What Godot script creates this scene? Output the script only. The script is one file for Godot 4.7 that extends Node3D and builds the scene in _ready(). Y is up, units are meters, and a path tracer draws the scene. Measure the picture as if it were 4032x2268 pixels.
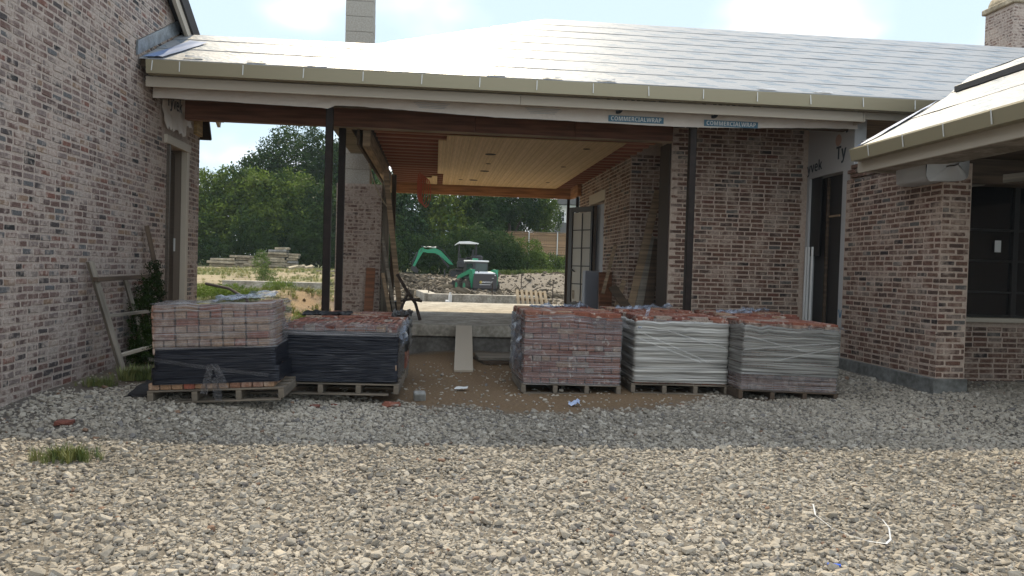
extends Node3D
# A building site seen from its gravel court: brick houses, a breezeway roof in white membrane, pallets of bricks.

var rng := RandomNumberGenerator.new()
var M := {}
var cache := {}
var cam: Camera3D
var stock := {}      # bricks waiting to be placed, by thing
var meshes_brick := []
var tone := {}       # brick tones by style

# ---------------------------------------------------------------- mesh builder
class MB:
	var v := PackedVector3Array()
	var n := PackedVector3Array()
	var uv := PackedVector2Array()
	var c := PackedColorArray()
	var tint := Color.WHITE
	var use_c := false
	func tri(a: Vector3, b: Vector3, d: Vector3, ua := Vector2.ZERO, ub := Vector2.ZERO, ud := Vector2.ZERO) -> void:
		var nn := (d - a).cross(b - a).normalized()
		v.append(a); v.append(b); v.append(d)
		n.append(nn); n.append(nn); n.append(nn)
		uv.append(ua); uv.append(ub); uv.append(ud)
		if use_c:
			c.append(tint); c.append(tint); c.append(tint)
	func tri_out(a: Vector3, b: Vector3, d: Vector3, o: Vector3) -> void:
		if (d - a).cross(b - a).dot((a + b + d) / 3.0 - o) < 0.0:
			tri(a, d, b)
		else:
			tri(a, b, d)
	func quad_out(a: Vector3, b: Vector3, d: Vector3, e: Vector3, o: Vector3) -> void:
		tri_out(a, b, d, o); tri_out(a, d, e, o)
	func quad(a: Vector3, b: Vector3, d: Vector3, e: Vector3, ua := Vector2.ZERO, ub := Vector2.ZERO, ud := Vector2.ZERO, ue := Vector2.ZERO) -> void:
		tri(a, b, d, ua, ub, ud); tri(a, d, e, ua, ud, ue)
	func box(p: Vector3, s: Vector3, b := Basis.IDENTITY, ch := 0.0) -> void:
		var h := s / 2.0
		if ch <= 0.0:
			for ax in 3:
				for sg in [-1.0, 1.0]:
					var e := Vector3.ZERO; e[ax] = sg * h[ax]
					var f := Vector3.ZERO; f[(ax + 1) % 3] = h[(ax + 1) % 3]
					var g := Vector3.ZERO; g[(ax + 2) % 3] = h[(ax + 2) % 3]
					quad_out(p + b * (e + f + g), p + b * (e + f - g), p + b * (e - f - g), p + b * (e - f + g), p)
			return
		ch = minf(ch, minf(h.x, minf(h.y, h.z)) * 0.9)
		var i := h - Vector3(ch, ch, ch)
		for ax in 3:
			var a1 := (ax + 1) % 3
			var a2 := (ax + 2) % 3
			for sg in [-1.0, 1.0]:
				var e := Vector3.ZERO; e[ax] = sg * h[ax]
				var f := Vector3.ZERO; f[a1] = i[a1]
				var g := Vector3.ZERO; g[a2] = i[a2]
				quad_out(p + b * (e + f + g), p + b * (e + f - g), p + b * (e - f - g), p + b * (e - f + g), p)
				for sh in [-1.0, 1.0]:   # edges along a2, between faces ax and a1
					var q1 := Vector3.ZERO; q1[ax] = sg * h[ax]; q1[a1] = sh * i[a1]
					var q2 := Vector3.ZERO; q2[ax] = sg * i[ax]; q2[a1] = sh * h[a1]
					quad_out(p + b * (q1 + g), p + b * (q1 - g), p + b * (q2 - g), p + b * (q2 + g), p)
		for sx in [-1.0, 1.0]:
			for sy in [-1.0, 1.0]:
				for sz in [-1.0, 1.0]:
					tri_out(p + b * Vector3(sx * h.x, sy * i.y, sz * i.z), p + b * Vector3(sx * i.x, sy * h.y, sz * i.z), p + b * Vector3(sx * i.x, sy * i.y, sz * h.z), p)
	func beam(a: Vector3, b: Vector3, w: float, h: float, ch := 0.0, up := Vector3.UP) -> void:
		var x := (b - a).normalized()
		var z := x.cross(up)
		if z.length() < 0.01:
			z = x.cross(Vector3.BACK)
		z = z.normalized()
		box((a + b) / 2.0, Vector3((b - a).length(), h, w), Basis(x, z.cross(x), z), ch)
	func tube(pts: Array, r: float, k := 8, r2 := -1.0) -> void:
		var rings := []
		for i in pts.size():
			var p: Vector3 = pts[i]
			var t: Vector3 = (pts[mini(i + 1, pts.size() - 1)] - pts[maxi(i - 1, 0)]).normalized()
			var s := t.cross(Vector3.UP if absf(t.y) < 0.9 else Vector3.RIGHT).normalized()
			var u := s.cross(t)
			var rr := r if r2 < 0.0 else lerpf(r, r2, float(i) / (pts.size() - 1))
			var ring := []
			for j in k:
				var a := TAU * j / k
				ring.append(p + (s * cos(a) + u * sin(a)) * rr)
			rings.append(ring)
		for i in pts.size() - 1:
			var o: Vector3 = (pts[i] + pts[i + 1]) / 2.0
			for j in k:
				quad_out(rings[i][j], rings[i][(j + 1) % k], rings[i + 1][(j + 1) % k], rings[i + 1][j], o)
		for e in [0, pts.size() - 1]:
			var inn: Vector3 = pts[1] if e == 0 else pts[pts.size() - 2]
			for j in range(1, k - 1):
				tri_out(rings[e][0], rings[e][j], rings[e][j + 1], inn)
	func disc(p: Vector3, ax: Vector3, r: float, thick: float, k := 16) -> void:
		tube([p - ax * thick / 2.0, p + ax * thick / 2.0], r, k)
	func prism(poly: PackedVector2Array, o: Vector3, du: Vector3, dv: Vector3, nr: Vector3, t0: float, t1: float) -> void:
		var idx := Geometry2D.triangulate_polygon(poly)
		var f := func(p: Vector2, t: float) -> Vector3: return o + du * p.x + dv * p.y + nr * t
		for t in [t0, t1]:
			var sgn := signf(t - (t0 + t1) / 2.0)
			for i in range(0, idx.size(), 3):
				var a: Vector3 = f.call(poly[idx[i]], t)
				var b: Vector3 = f.call(poly[idx[i + 1]], t)
				var d: Vector3 = f.call(poly[idx[i + 2]], t)
				tri_out(a, b, d, a - nr * sgn)
		var cw := Geometry2D.is_polygon_clockwise(poly)
		for i in poly.size():
			var p := poly[i]
			var q := poly[(i + 1) % poly.size()]
			var m := (p + q) / 2.0
			var nn := (q - p).orthogonal().normalized() * (1.0 if cw else -1.0)
			quad_out(f.call(p, t0), f.call(q, t0), f.call(q, t1), f.call(p, t1), f.call(m + nn * 0.01, (t0 + t1) / 2.0))
	func mesh() -> ArrayMesh:
		var a := []
		a.resize(Mesh.ARRAY_MAX)
		a[Mesh.ARRAY_VERTEX] = v
		a[Mesh.ARRAY_NORMAL] = n
		a[Mesh.ARRAY_TEX_UV] = uv
		if use_c:
			a[Mesh.ARRAY_COLOR] = c
		var m := ArrayMesh.new()
		m.add_surface_from_arrays(Mesh.PRIMITIVE_TRIANGLES, a)
		return m

func grid(rows: int, cols: int, f: Callable, uvf = null, colf = null, closed := false) -> ArrayMesh:
	# a smooth sheet of rows x cols points
	var v := PackedVector3Array(); var n := PackedVector3Array(); var uv := PackedVector2Array(); var c := PackedColorArray(); var ix := PackedInt32Array()
	for i in rows:
		for j in cols:
			v.append(f.call(i, j))
			uv.append(uvf.call(i, j) if uvf != null else Vector2(float(j) / (cols - 1), float(i) / (rows - 1)))
			if colf != null:
				c.append(colf.call(i, j))
	n.resize(v.size())
	for i in rows - 1:
		for j in cols - 1:
			var a := i * cols + j
			for t in [[a, a + 1, a + cols + 1], [a, a + cols + 1, a + cols]]:
				var nn := (v[t[2]] - v[t[0]]).cross(v[t[1]] - v[t[0]])
				for k in t:
					n[k] += nn
					ix.append(k)
	if closed:
		for i in rows:
			var s := n[i * cols] + n[i * cols + cols - 1]
			n[i * cols] = s
			n[i * cols + cols - 1] = s
	for i in n.size():
		n[i] = n[i].normalized()
	var a := []
	a.resize(Mesh.ARRAY_MAX)
	a[Mesh.ARRAY_VERTEX] = v; a[Mesh.ARRAY_NORMAL] = n; a[Mesh.ARRAY_TEX_UV] = uv; a[Mesh.ARRAY_INDEX] = ix
	if colf != null:
		a[Mesh.ARRAY_COLOR] = c
	var m := ArrayMesh.new()
	m.add_surface_from_arrays(Mesh.PRIMITIVE_TRIANGLES, a)
	return m

# ---------------------------------------------------------------- scene helpers
func lin(r: float, g: float, b: float, a := 1.0) -> Color:
	var c := Color(r, g, b).linear_to_srgb()
	c.a = a
	return c

func meta(o: Node, label := "", category := "", group := "", kind := "") -> Node:
	for k in [["label", label], ["category", category], ["group", group], ["kind", kind]]:
		if k[1] != "":
			o.set_meta(k[0], k[1])
	return o

func thing(called: String, label: String, category: String, at := Vector3.ZERO, group := "", kind := "") -> Node3D:
	var o := Node3D.new()
	o.name = called
	o.position = at
	add_child(o, true)
	meta(o, label, category, group, kind)
	return o

func put(called: String, m: Mesh, mat: Material, parent: Node = self, xf := Transform3D.IDENTITY) -> MeshInstance3D:
	var o := MeshInstance3D.new()
	o.name = called
	o.mesh = m
	o.material_override = mat
	o.transform = xf
	parent.add_child(o, true)
	return o

func pmb(called: String, mb: MB, mat: Material, parent: Node = self) -> MeshInstance3D:
	return put(called, mb.mesh(), mat, parent)

func box_mesh(s: Vector3, ch := 0.004) -> ArrayMesh:
	var key := "%.3f %.3f %.3f %.3f" % [s.x, s.y, s.z, ch]
	if not cache.has(key):
		var mb := MB.new()
		mb.box(Vector3.ZERO, s, Basis.IDENTITY, ch)
		cache[key] = mb.mesh()
	return cache[key]

func bx(called: String, p: Vector3, s: Vector3, mat: Material, parent: Node = self, rot := Vector3.ZERO, ch := 0.004) -> MeshInstance3D:
	return put(called, box_mesh(s, ch), mat, parent, Transform3D(Basis.from_euler(rot), p))

func lumber(called: String, a: Vector3, b: Vector3, w: float, h: float, mat: Material, parent: Node = self, up := Vector3.UP) -> MeshInstance3D:
	# a board from a to b whose local x runs along it, so that its grain does
	var x := (b - a).normalized()
	var z := x.cross(up)
	if z.length() < 0.01:
		z = x.cross(Vector3.BACK)
	z = z.normalized()
	return put(called, box_mesh(Vector3((b - a).length(), h, w), 0.004), mat, parent, Transform3D(Basis(x, z.cross(x), z), (a + b) / 2.0))

func multi(called: String, m: Mesh, mat: Material, xfs: Array, cols: Array, parent: Node) -> MultiMeshInstance3D:
	var mm := MultiMesh.new()
	mm.transform_format = MultiMesh.TRANSFORM_3D
	mm.use_colors = not cols.is_empty()
	mm.mesh = m
	mm.instance_count = xfs.size()
	for i in xfs.size():
		mm.set_instance_transform(i, xfs[i])
		if mm.use_colors:
			mm.set_instance_color(i, cols[i])
	var o := MultiMeshInstance3D.new()
	o.name = called
	o.multimesh = mm
	o.material_override = mat
	parent.add_child(o, true)
	o.set_meta("kind", "stuff")
	return o

func text(called: String, s: String, h: float, mat: Material, parent: Node, xf: Transform3D, bold := true) -> MeshInstance3D:
	var t := TextMesh.new()
	var f := SystemFont.new()
	f.font_names = PackedStringArray(["Droid Sans"])
	f.font_weight = 700 if bold else 400
	t.font = f
	t.font_size = 64
	t.pixel_size = h / 46.0
	t.depth = 0.002
	t.text = s
	return put(called, t, mat, parent, xf)

# ---------------------------------------------------------------- textures
func noise(freq: float, oct := 4, sd := 1, type := FastNoiseLite.TYPE_SIMPLEX_SMOOTH) -> FastNoiseLite:
	var f := FastNoiseLite.new()
	f.noise_type = type
	f.seed = sd
	f.frequency = freq
	f.fractal_octaves = oct
	return f

func seamless(sz: int, freq: float, oct: int, sd: int) -> PackedByteArray:
	var im := noise(freq, oct, sd).get_seamless_image(sz, sz)
	im.convert(Image.FORMAT_L8)
	return im.get_data()

func tex_gray(sz: int, a: PackedByteArray, lo: float, hi: float) -> ImageTexture:
	var d := PackedByteArray()
	d.resize(sz * sz * 3)
	for i in sz * sz:
		var x := int(255.0 * clampf(lerpf(lo, hi, a[i] / 255.0), 0.0, 1.0))
		d[i * 3] = x; d[i * 3 + 1] = x; d[i * 3 + 2] = x
	return ImageTexture.create_from_image(Image.create_from_data(sz, sz, false, Image.FORMAT_RGB8, d))

func tex_mix(sz: int, a: PackedByteArray, b: PackedByteArray, ca: Color, cb: Color, k := 0.5) -> ImageTexture:
	# between two sRGB colours by two noises
	var d := PackedByteArray()
	d.resize(sz * sz * 3)
	for i in sz * sz:
		var t := clampf((a[i] * (1.0 - k) + b[i] * k) / 255.0 * 1.6 - 0.3, 0.0, 1.0)
		d[i * 3] = int(255.0 * lerpf(ca.r, cb.r, t)); d[i * 3 + 1] = int(255.0 * lerpf(ca.g, cb.g, t)); d[i * 3 + 2] = int(255.0 * lerpf(ca.b, cb.b, t))
	return ImageTexture.create_from_image(Image.create_from_data(sz, sz, false, Image.FORMAT_RGB8, d))

func tex_mask(sz: int, a: PackedByteArray, b: PackedByteArray, lo: float, hi: float, k := 0.5, most := 1.0) -> ImageTexture:
	var d := PackedByteArray()
	d.resize(sz * sz * 3)
	for i in sz * sz:
		var t := most * smoothstep(lo, hi, (a[i] * (1.0 - k) + b[i] * k) / 255.0)
		var x := int(255.0 * t)
		d[i * 3] = x; d[i * 3 + 1] = x; d[i * 3 + 2] = x
	return ImageTexture.create_from_image(Image.create_from_data(sz, sz, false, Image.FORMAT_RGB8, d))

func tex_streak(sz: int, fx: float, fy: float, sd: int, lo: float, hi: float, alpha := false, pw := 1.0) -> ImageTexture:
	# streaks along u; seamless across both by a torus walk
	var f := noise(1.0, 3, sd)
	var d := PackedByteArray()
	var st := 4 if alpha else 3
	d.resize(sz * sz * st)
	for y in sz:
		for x in sz:
			var t := f.get_noise_3d(cos(TAU * x / sz) * fx, sin(TAU * x / sz) * fx, y * fy / sz) * 0.9 + 0.5
			if y > sz * 7 / 8:
				var w := (y - sz * 7.0 / 8.0) / (sz / 8.0)
				t = lerpf(t, f.get_noise_3d(cos(TAU * x / sz) * fx, sin(TAU * x / sz) * fx, (y - sz) * fy / sz) * 0.9 + 0.5, w)
			var q := int(255.0 * clampf(lerpf(lo, hi, pow(clampf(t, 0.0, 1.0), pw)), 0.0, 1.0))
			var i := (y * sz + x) * st
			if alpha:
				var w2 := int(255.0 * clampf(0.78 + 0.4 * f.get_noise_3d(40.0 + cos(TAU * x / sz) * fx, sin(TAU * x / sz) * fx, y * fy * 0.5 / sz), 0.3, 1.0))
				d[i] = w2; d[i + 1] = w2; d[i + 2] = w2; d[i + 3] = q
			else:
				d[i] = q; d[i + 1] = q; d[i + 2] = q
	return ImageTexture.create_from_image(Image.create_from_data(sz, sz, false, Image.FORMAT_RGBA8 if alpha else Image.FORMAT_RGB8, d))

func mat(key: String, c: Color, rough := 0.9, o := {}) -> StandardMaterial3D:
	var m := StandardMaterial3D.new()
	m.resource_name = key
	m.albedo_color = c
	m.roughness = rough
	m.metallic = o.get("metal", 0.0)
	m.metallic_specular = o.get("spec", 0.5)
	if o.has("tex"):
		m.albedo_texture = o.tex
	if o.has("tri"):
		m.uv1_triplanar = true
		m.uv1_world_triplanar = o.get("world", true)
		m.uv1_triplanar_sharpness = 8.0
		m.uv1_scale = Vector3.ONE * o.tri if o.tri is float else o.tri
	elif o.has("uvs"):
		m.uv1_scale = o.uvs
	if o.has("bump"):
		m.heightmap_enabled = true
		m.heightmap_texture = o.bump
		m.heightmap_scale = o.get("bump_cm", 1.0)
	if o.has("mask"):
		m.detail_enabled = true
		m.detail_albedo = o.over
		m.detail_mask = o.mask
		m.detail_blend_mode = BaseMaterial3D.BLEND_MODE_MIX
	if o.get("vc", false):
		m.vertex_color_use_as_albedo = true
	if o.get("alpha", false):
		m.transparency = BaseMaterial3D.TRANSPARENCY_ALPHA
		m.cull_mode = BaseMaterial3D.CULL_DISABLED
	if o.has("backlight"):
		m.backlight_enabled = true
		m.backlight = o.backlight
	if o.has("coat"):
		m.clearcoat_enabled = true
		m.clearcoat = o.coat
		m.clearcoat_roughness = 0.2
	M[key] = m
	return m

# ---------------------------------------------------------------- the lie of the land
var gn := FastNoiseLite.new()

func ramp(t: float, pts: Array) -> float:
	if t <= pts[0][0]:
		return pts[0][1]
	for i in pts.size() - 1:
		if t <= pts[i + 1][0]:
			return lerpf(pts[i][1], pts[i + 1][1], smoothstep(pts[i][0], pts[i + 1][0], t))
	return pts[-1][1]

func gh(x: float, z: float) -> float:
	var near := 0.02 + smoothstep(-1.0, -2.8, x) * 0.13 * smoothstep(-5.8, -8.0, z) + smoothstep(4.9, 6.3, x) * 0.14 * smoothstep(-6.0, -8.4, z) + smoothstep(-9.5, -12.5, z) * 0.03
	var back := ramp(-z, [[13.0, 0.06], [22.0, 0.22], [30.0, 0.32], [38.0, 0.26], [42.5, 0.24], [47.5, 0.92], [60.0, 1.05], [150.0, 2.0]])
	var left := ramp(-z, [[12.0, 0.2], [17.0, 0.38], [22.0, 0.54], [26.0, 0.54], [28.5, 0.70], [36.0, 0.86], [50.0, 1.08], [150.0, 2.0]])
	var far := lerpf(back, left, smoothstep(-1.6, -3.6, x))
	var y := lerpf(near, far, smoothstep(-12.6, -14.5, z))
	y += 0.27 * exp(-pow((x + 3.0) / 1.5, 2.0) - pow((z + 21.0) / 1.7, 2.0))
	y += 0.10 * exp(-pow((x + 5.2) / 1.4, 2.0) - pow((z + 21.5) / 2.0, 2.0))
	y += 0.75 * exp(-pow((x + 1.4) / 1.9, 2.0) - pow((z + 41.0) / 3.0, 2.0))
	y += 0.35 * exp(-pow((x - 7.0) / 3.5, 2.0) - pow((z + 49.0) / 2.0, 2.0))
	var rough := 0.02 if z > -13.0 else 0.12
	return y + gn.get_noise_2d(x * 40.0, z * 40.0) * rough + gn.get_noise_2d(x * 160.0, z * 160.0) * rough * 0.35

func gravel_edge(x: float) -> float:   # how far from the camera the gravel reaches
	var e := ramp(x, [[-3.6, -8.4], [-2.6, -8.6], [-0.9, -8.9], [-0.3, -8.35], [1.0, -8.0], [2.2, -8.2], [3.0, -8.8], [3.7, -9.6], [4.9, -12.3], [9.0, -12.3]])
	return e + gn.get_noise_2d(x * 120.0, 77.0) * 0.35

func soil(x: float, z: float) -> Color:
	var k := gn.get_noise_2d(x * 55.0 + 300.0, z * 55.0) * 0.5 + 0.5
	var k2 := gn.get_noise_2d(x * 9.0 - 200.0, z * 9.0 + 90.0) * 0.5 + 0.5
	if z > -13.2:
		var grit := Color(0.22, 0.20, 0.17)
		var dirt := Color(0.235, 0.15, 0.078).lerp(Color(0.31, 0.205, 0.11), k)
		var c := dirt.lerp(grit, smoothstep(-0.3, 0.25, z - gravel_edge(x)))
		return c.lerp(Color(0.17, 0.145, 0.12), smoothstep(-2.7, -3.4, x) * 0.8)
	var rubble := Color(0.20, 0.172, 0.138).lerp(Color(0.275, 0.24, 0.19), k)
	var straw := Color(0.36, 0.29, 0.16).lerp(Color(0.44, 0.38, 0.25), k)
	straw = straw.lerp(Color(0.15, 0.19, 0.045), smoothstep(0.45, 0.6, k2) * 0.7)
	if z > -24.5:
		straw = straw.lerp(Color(0.38, 0.23, 0.10), smoothstep(-4.6, -2.6, x) * smoothstep(-24.5, -22.0, z))
	var k3 := gn.get_noise_2d(x * 260.0, z * 260.0 + 50.0) * 0.5 + 0.5
	straw = straw.lerp(Color(0.15, 0.105, 0.06), smoothstep(0.5, 0.75, k3) * 0.8)
	rubble = rubble.lerp(Color(0.15, 0.125, 0.10), smoothstep(0.5, 0.75, k3) * 0.3)
	var c2 := rubble.lerp(straw, smoothstep(-1.6, -3.4, x))
	return c2.lerp(Color(0.10, 0.13, 0.035), smoothstep(-51.0, -55.0, z))

func spread(a: float, b: float, s0: float, mid: Array) -> Array:
	# grid lines from a to b, s0 apart inside mid and wider outside it
	var out := [a]
	while out[-1] < b:
		var t: float = out[-1]
		var d := 0.0
		if t < mid[0]:
			d = mid[0] - t
		elif t > mid[1]:
			d = t - mid[1]
		out.append(minf(b, t + s0 + d * 0.16))
	return out

func rock(sd: int, flat: float) -> ArrayMesh:
	# a broken stone: a lump of few faces, its corners knocked off unevenly
	var r := RandomNumberGenerator.new()
	r.seed = sd
	var p := []
	for q in [Vector3(-1, -1, -1), Vector3(1, -1, -1), Vector3(1, -1, 1), Vector3(-1, -1, 1), Vector3(-1, 1, -1), Vector3(1, 1, -1), Vector3(1, 1, 1), Vector3(-1, 1, 1)]:
		p.append(Vector3(q.x * r.randf_range(0.5, 1.15), q.y * flat * r.randf_range(0.45, 1.1), q.z * r.randf_range(0.45, 1.0)))
	var mb := MB.new()
	for f in [[0, 1, 2, 3], [4, 5, 6, 7], [0, 1, 5, 4], [1, 2, 6, 5], [2, 3, 7, 6], [3, 0, 4, 7]]:
		var c := Vector3.ZERO
		for k in f:
			c += p[k] / 4.0
		c *= r.randf_range(1.1, 1.5)
		for k in 4:
			mb.tri_out(p[f[k]], p[f[(k + 1) % 4]], c, Vector3.ZERO)
	return mb.mesh()

func sky_image() -> Image:
	var w := 1024
	var h := 512
	var im := Image.create(w, h, false, Image.FORMAT_RGBF)
	var f := noise(1.3, 6, 24)
	var f2 := noise(0.55, 3, 28)
	var sun := Vector3(-0.037, 0.719, -0.694)
	for y in h:
		var el := (0.5 - (y + 0.5) / h) * PI
		for x in w:
			var az := ((x + 0.5) / w - 0.5) * TAU
			var d := Vector3(sin(az) * cos(el), sin(el), -cos(az) * cos(el))
			var up := maxf(d.y, 0.0)
			var t := pow(up, 0.55)
			var c := Color(0.44, 0.565, 0.62).lerp(Color(0.37, 0.44, 0.56), t)
			var away := clampf(d.dot(sun), 0.0, 1.0)
			c = c.lerp(Color(1.05, 1.10, 1.12), 0.8 * pow(away, 14.0))
			var q := d.rotated(Vector3.UP, 0.16) / (up + 0.35) * 0.8
			var n := f.get_noise_3d(q.x * 1.5, q.y * 2.6, q.z * 1.5) * 0.5 + 0.5 + f2.get_noise_3d(q.x * 1.5, q.y * 1.5, q.z * 1.5) * 0.35
			var cl := smoothstep(0.40, 0.84, n + 0.10 * f.get_noise_3d(q.x * 5.0, q.y * 9.0, q.z * 5.0))
			var shade := 0.93 + 0.22 * f.get_noise_3d(q.x * 3.0 + 9.0, q.y * 4.0, q.z * 3.0)
			c = c.lerp(Color(1.22, 1.23, 1.24) * shade, cl * 0.92)
			im.set_pixel(x, y, c)
	return im

# ---------------------------------------------------------------- bricks
func brick_mesh(sd: int, s: Vector3) -> ArrayMesh:
	# a hand-made brick lying along x with its face at z = 0: uneven outline, worn arris
	var r := RandomNumberGenerator.new()
	r.seed = sd
	var hx := s.x / 2.0
	var hy := s.y / 2.0
	var ring := []
	for q in [[-1.0, -0.7], [-0.93, -1.0], [0.0, -1.0], [0.93, -1.0], [1.0, -0.7], [1.0, 0.7], [0.93, 1.0], [0.1, 1.0], [-0.93, 1.0], [-1.0, 0.7]]:
		ring.append(Vector2(q[0] * hx + r.randf_range(-0.004, 0.003), q[1] * hy + r.randf_range(-0.004, 0.0025)))
	var mb := MB.new()
	var cen := Vector3(0, 0, -s.z / 2.0)
	var inn := []
	var mid := []
	var bak := []
	for p in ring:
		inn.append(Vector3(p.x - signf(p.x) * 0.006, p.y - signf(p.y) * 0.005, r.randf_range(-0.0015, 0.001)))
		mid.append(Vector3(p.x, p.y, -0.006 + r.randf_range(-0.002, 0.002)))
		bak.append(Vector3(p.x * 0.98, p.y * 0.98, -s.z))
	for i in range(1, 9):
		mb.tri_out(inn[0], inn[i], inn[i + 1], cen)
	for i in 10:
		var j := (i + 1) % 10
		mb.quad_out(inn[i], inn[j], mid[j], mid[i], cen)
		mb.quad_out(mid[i], mid[j], bak[j], bak[i], cen)
	return mb.mesh()

func seen(p: Vector3) -> float:
	# distance from the camera, far if outside the picture
	var q := cam.transform.affine_inverse() * p
	if q.z > -0.5:
		return 1000.0
	var d := -q.z
	var t := tan(deg_to_rad(cam.fov / 2.0))
	return d + (0.0 if absf(q.x) < d * t * 1.79 and absf(q.y) < d * t else 500.0)

func lay(owner: String, part: Node3D, o: Vector3, du: Vector3, nr: Vector3, w: float, h: float, inside: Callable, style: String, from := 0.0, left_tooth := false, right_tooth := false, phase := 0) -> void:
	# courses of brick on the plane through o along du and up; inside(u, v) says where there is wall
	if not stock.has(owner):
		stock[owner] = []
	var course := 0.0712
	var pitch := 0.2125
	var up := Vector3.UP
	var rows := int((h - from) / course)
	for r in rows:
		var v := from + (r + 0.5) * course
		var even := (r + phase) % 2 == 0
		var u := (0.0 if even else -pitch / 2.0) + rng.randf_range(-0.012, 0.012)
		if left_tooth:
			u = 0.0 if even else 0.095
		while u < w - 0.03:
			var l := pitch
			if rng.randf() < 0.07:
				l = pitch * 0.52
			var a := maxf(u, 0.0)
			var b := minf(u + l, w + (0.09 if right_tooth and even else 0.0))
			if b - a > 0.05 and inside.call((a + b) / 2.0, v) and inside.call(a + 0.03, v) and inside.call(b - 0.03, v):
				var sx := (b - a - 0.018 + rng.randf_range(-0.004, 0.004)) / 0.198
				var flip := 1.0 if rng.randf() < 0.5 else -1.0
				var bs := Basis(du, up, nr) * Basis(Vector3(0, 0, 1), (0.0 if flip > 0.0 else PI) + rng.randf_range(-0.012, 0.012)) * Basis.from_scale(Vector3(sx, rng.randf_range(0.93, 1.07), 1.0))
				var p := o + du * ((a + b) / 2.0) + up * (v + rng.randf_range(-0.003, 0.003)) + nr * rng.randf_range(-0.002, 0.004)
				stock[owner].append([seen(p), Transform3D(bs, p), rng.randi() % 5, pick_tone(style), part, style])
			u += l

func pick_tone(style: String) -> int:
	var t := rng.randf()
	var w: Array = tone[style].weights
	for i in w.size():
		t -= w[i]
		if t <= 0.0:
			return i
	return 0

func build_bricks(owner: String, most := 300) -> void:
	var a: Array = stock[owner]
	a.sort_custom(func(p, q): return p[0] < q[0])
	var rest := {}
	for i in a.size():
		var e: Array = a[i]
		var st: Dictionary = tone[e[5]]
		if i < most:
			put("brick", meshes_brick[e[2]], st.mats[e[3]], e[4], e[1])
		else:
			var key := [e[4], e[5]]
			if not rest.has(key):
				rest[key] = [[], []]
			rest[key][0].append(e[1])
			rest[key][1].append(st.cols[e[3]])
	for key in rest:
		multi("bricks", meshes_brick[0], tone[key[1]].many, rest[key][0], rest[key][1], key[0])

func tones(style: String, list: Array, smear: Texture2D, over: Texture2D, grain: Texture2D, bump: Texture2D) -> void:
	var d := {"weights": [], "mats": [], "cols": []}
	for e in list:
		d.weights.append(e[0])
		d.cols.append(e[1])
		d.mats.append(mat("brick_" + style, e[1].linear_to_srgb(), 0.92, {"tex": grain, "tri": 0.36, "mask": smear, "over": over, "bump": bump, "bump_cm": 0.5, "vc": true}))
	d.many = mat("bricks_" + style, Color.WHITE, 0.92, {"tex": grain, "tri": 0.36, "mask": smear, "over": over, "bump": bump, "bump_cm": 0.5, "vc": true})
	tone[style] = d

# ---------------------------------------------------------------- the scene
func _ready() -> void:
	rng.seed = 20
	gn.seed = 3
	gn.frequency = 0.01
	gn.fractal_octaves = 3
	cam = Camera3D.new()
	cam.name = "camera"
	cam.transform = Transform3D(Basis(Vector3(0.99482, 0.028979, 0.097436), Vector3(-0.026472, 0.999287, -0.026923), Vector3(-0.098147, 0.024204, 0.994878)), Vector3(0, 1.5, 0))
	cam.fov = 40.138
	cam.far = 600.0
	cam.near = 0.1
	add_child(cam)
	cam.current = true
	var we := WorldEnvironment.new()
	we.name = "world"
	var env := Environment.new()
	env.background_mode = Environment.BG_SKY
	var sky := Sky.new()
	var pan := PanoramaSkyMaterial.new()
	pan.panorama = ImageTexture.create_from_image(sky_image())
	sky.sky_material = pan
	env.sky = sky
	env.background_energy_multiplier = 1.2
	env.tonemap_mode = Environment.TONE_MAPPER_LINEAR
	env.tonemap_exposure = 1.62
	env.sdfgi_enabled = true
	env.ssao_enabled = true
	env.ssil_enabled = true
	env.fog_enabled = true
	env.fog_density = 0.0004
	env.fog_light_color = Color(0.86, 0.93, 0.98)
	we.environment = env
	add_child(we)
	var sun := DirectionalLight3D.new()
	sun.name = "sun"
	sun.light_energy = 1.1
	sun.light_color = Color(1.0, 0.93, 0.80)
	sun.light_angular_distance = 0.5
	sun.shadow_enabled = true
	var towards := Vector3(-0.037, 0.700, -0.713)
	sun.transform = Transform3D(Basis.looking_at(-towards), Vector3.ZERO)
	add_child(sun)
	materials()
	ground()
	left_house()
	middle_house()
	fireplace()
	right_wing()
	pallets()
	court()
	inside_room()
	yard()
	machines()
	greenery()

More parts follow.
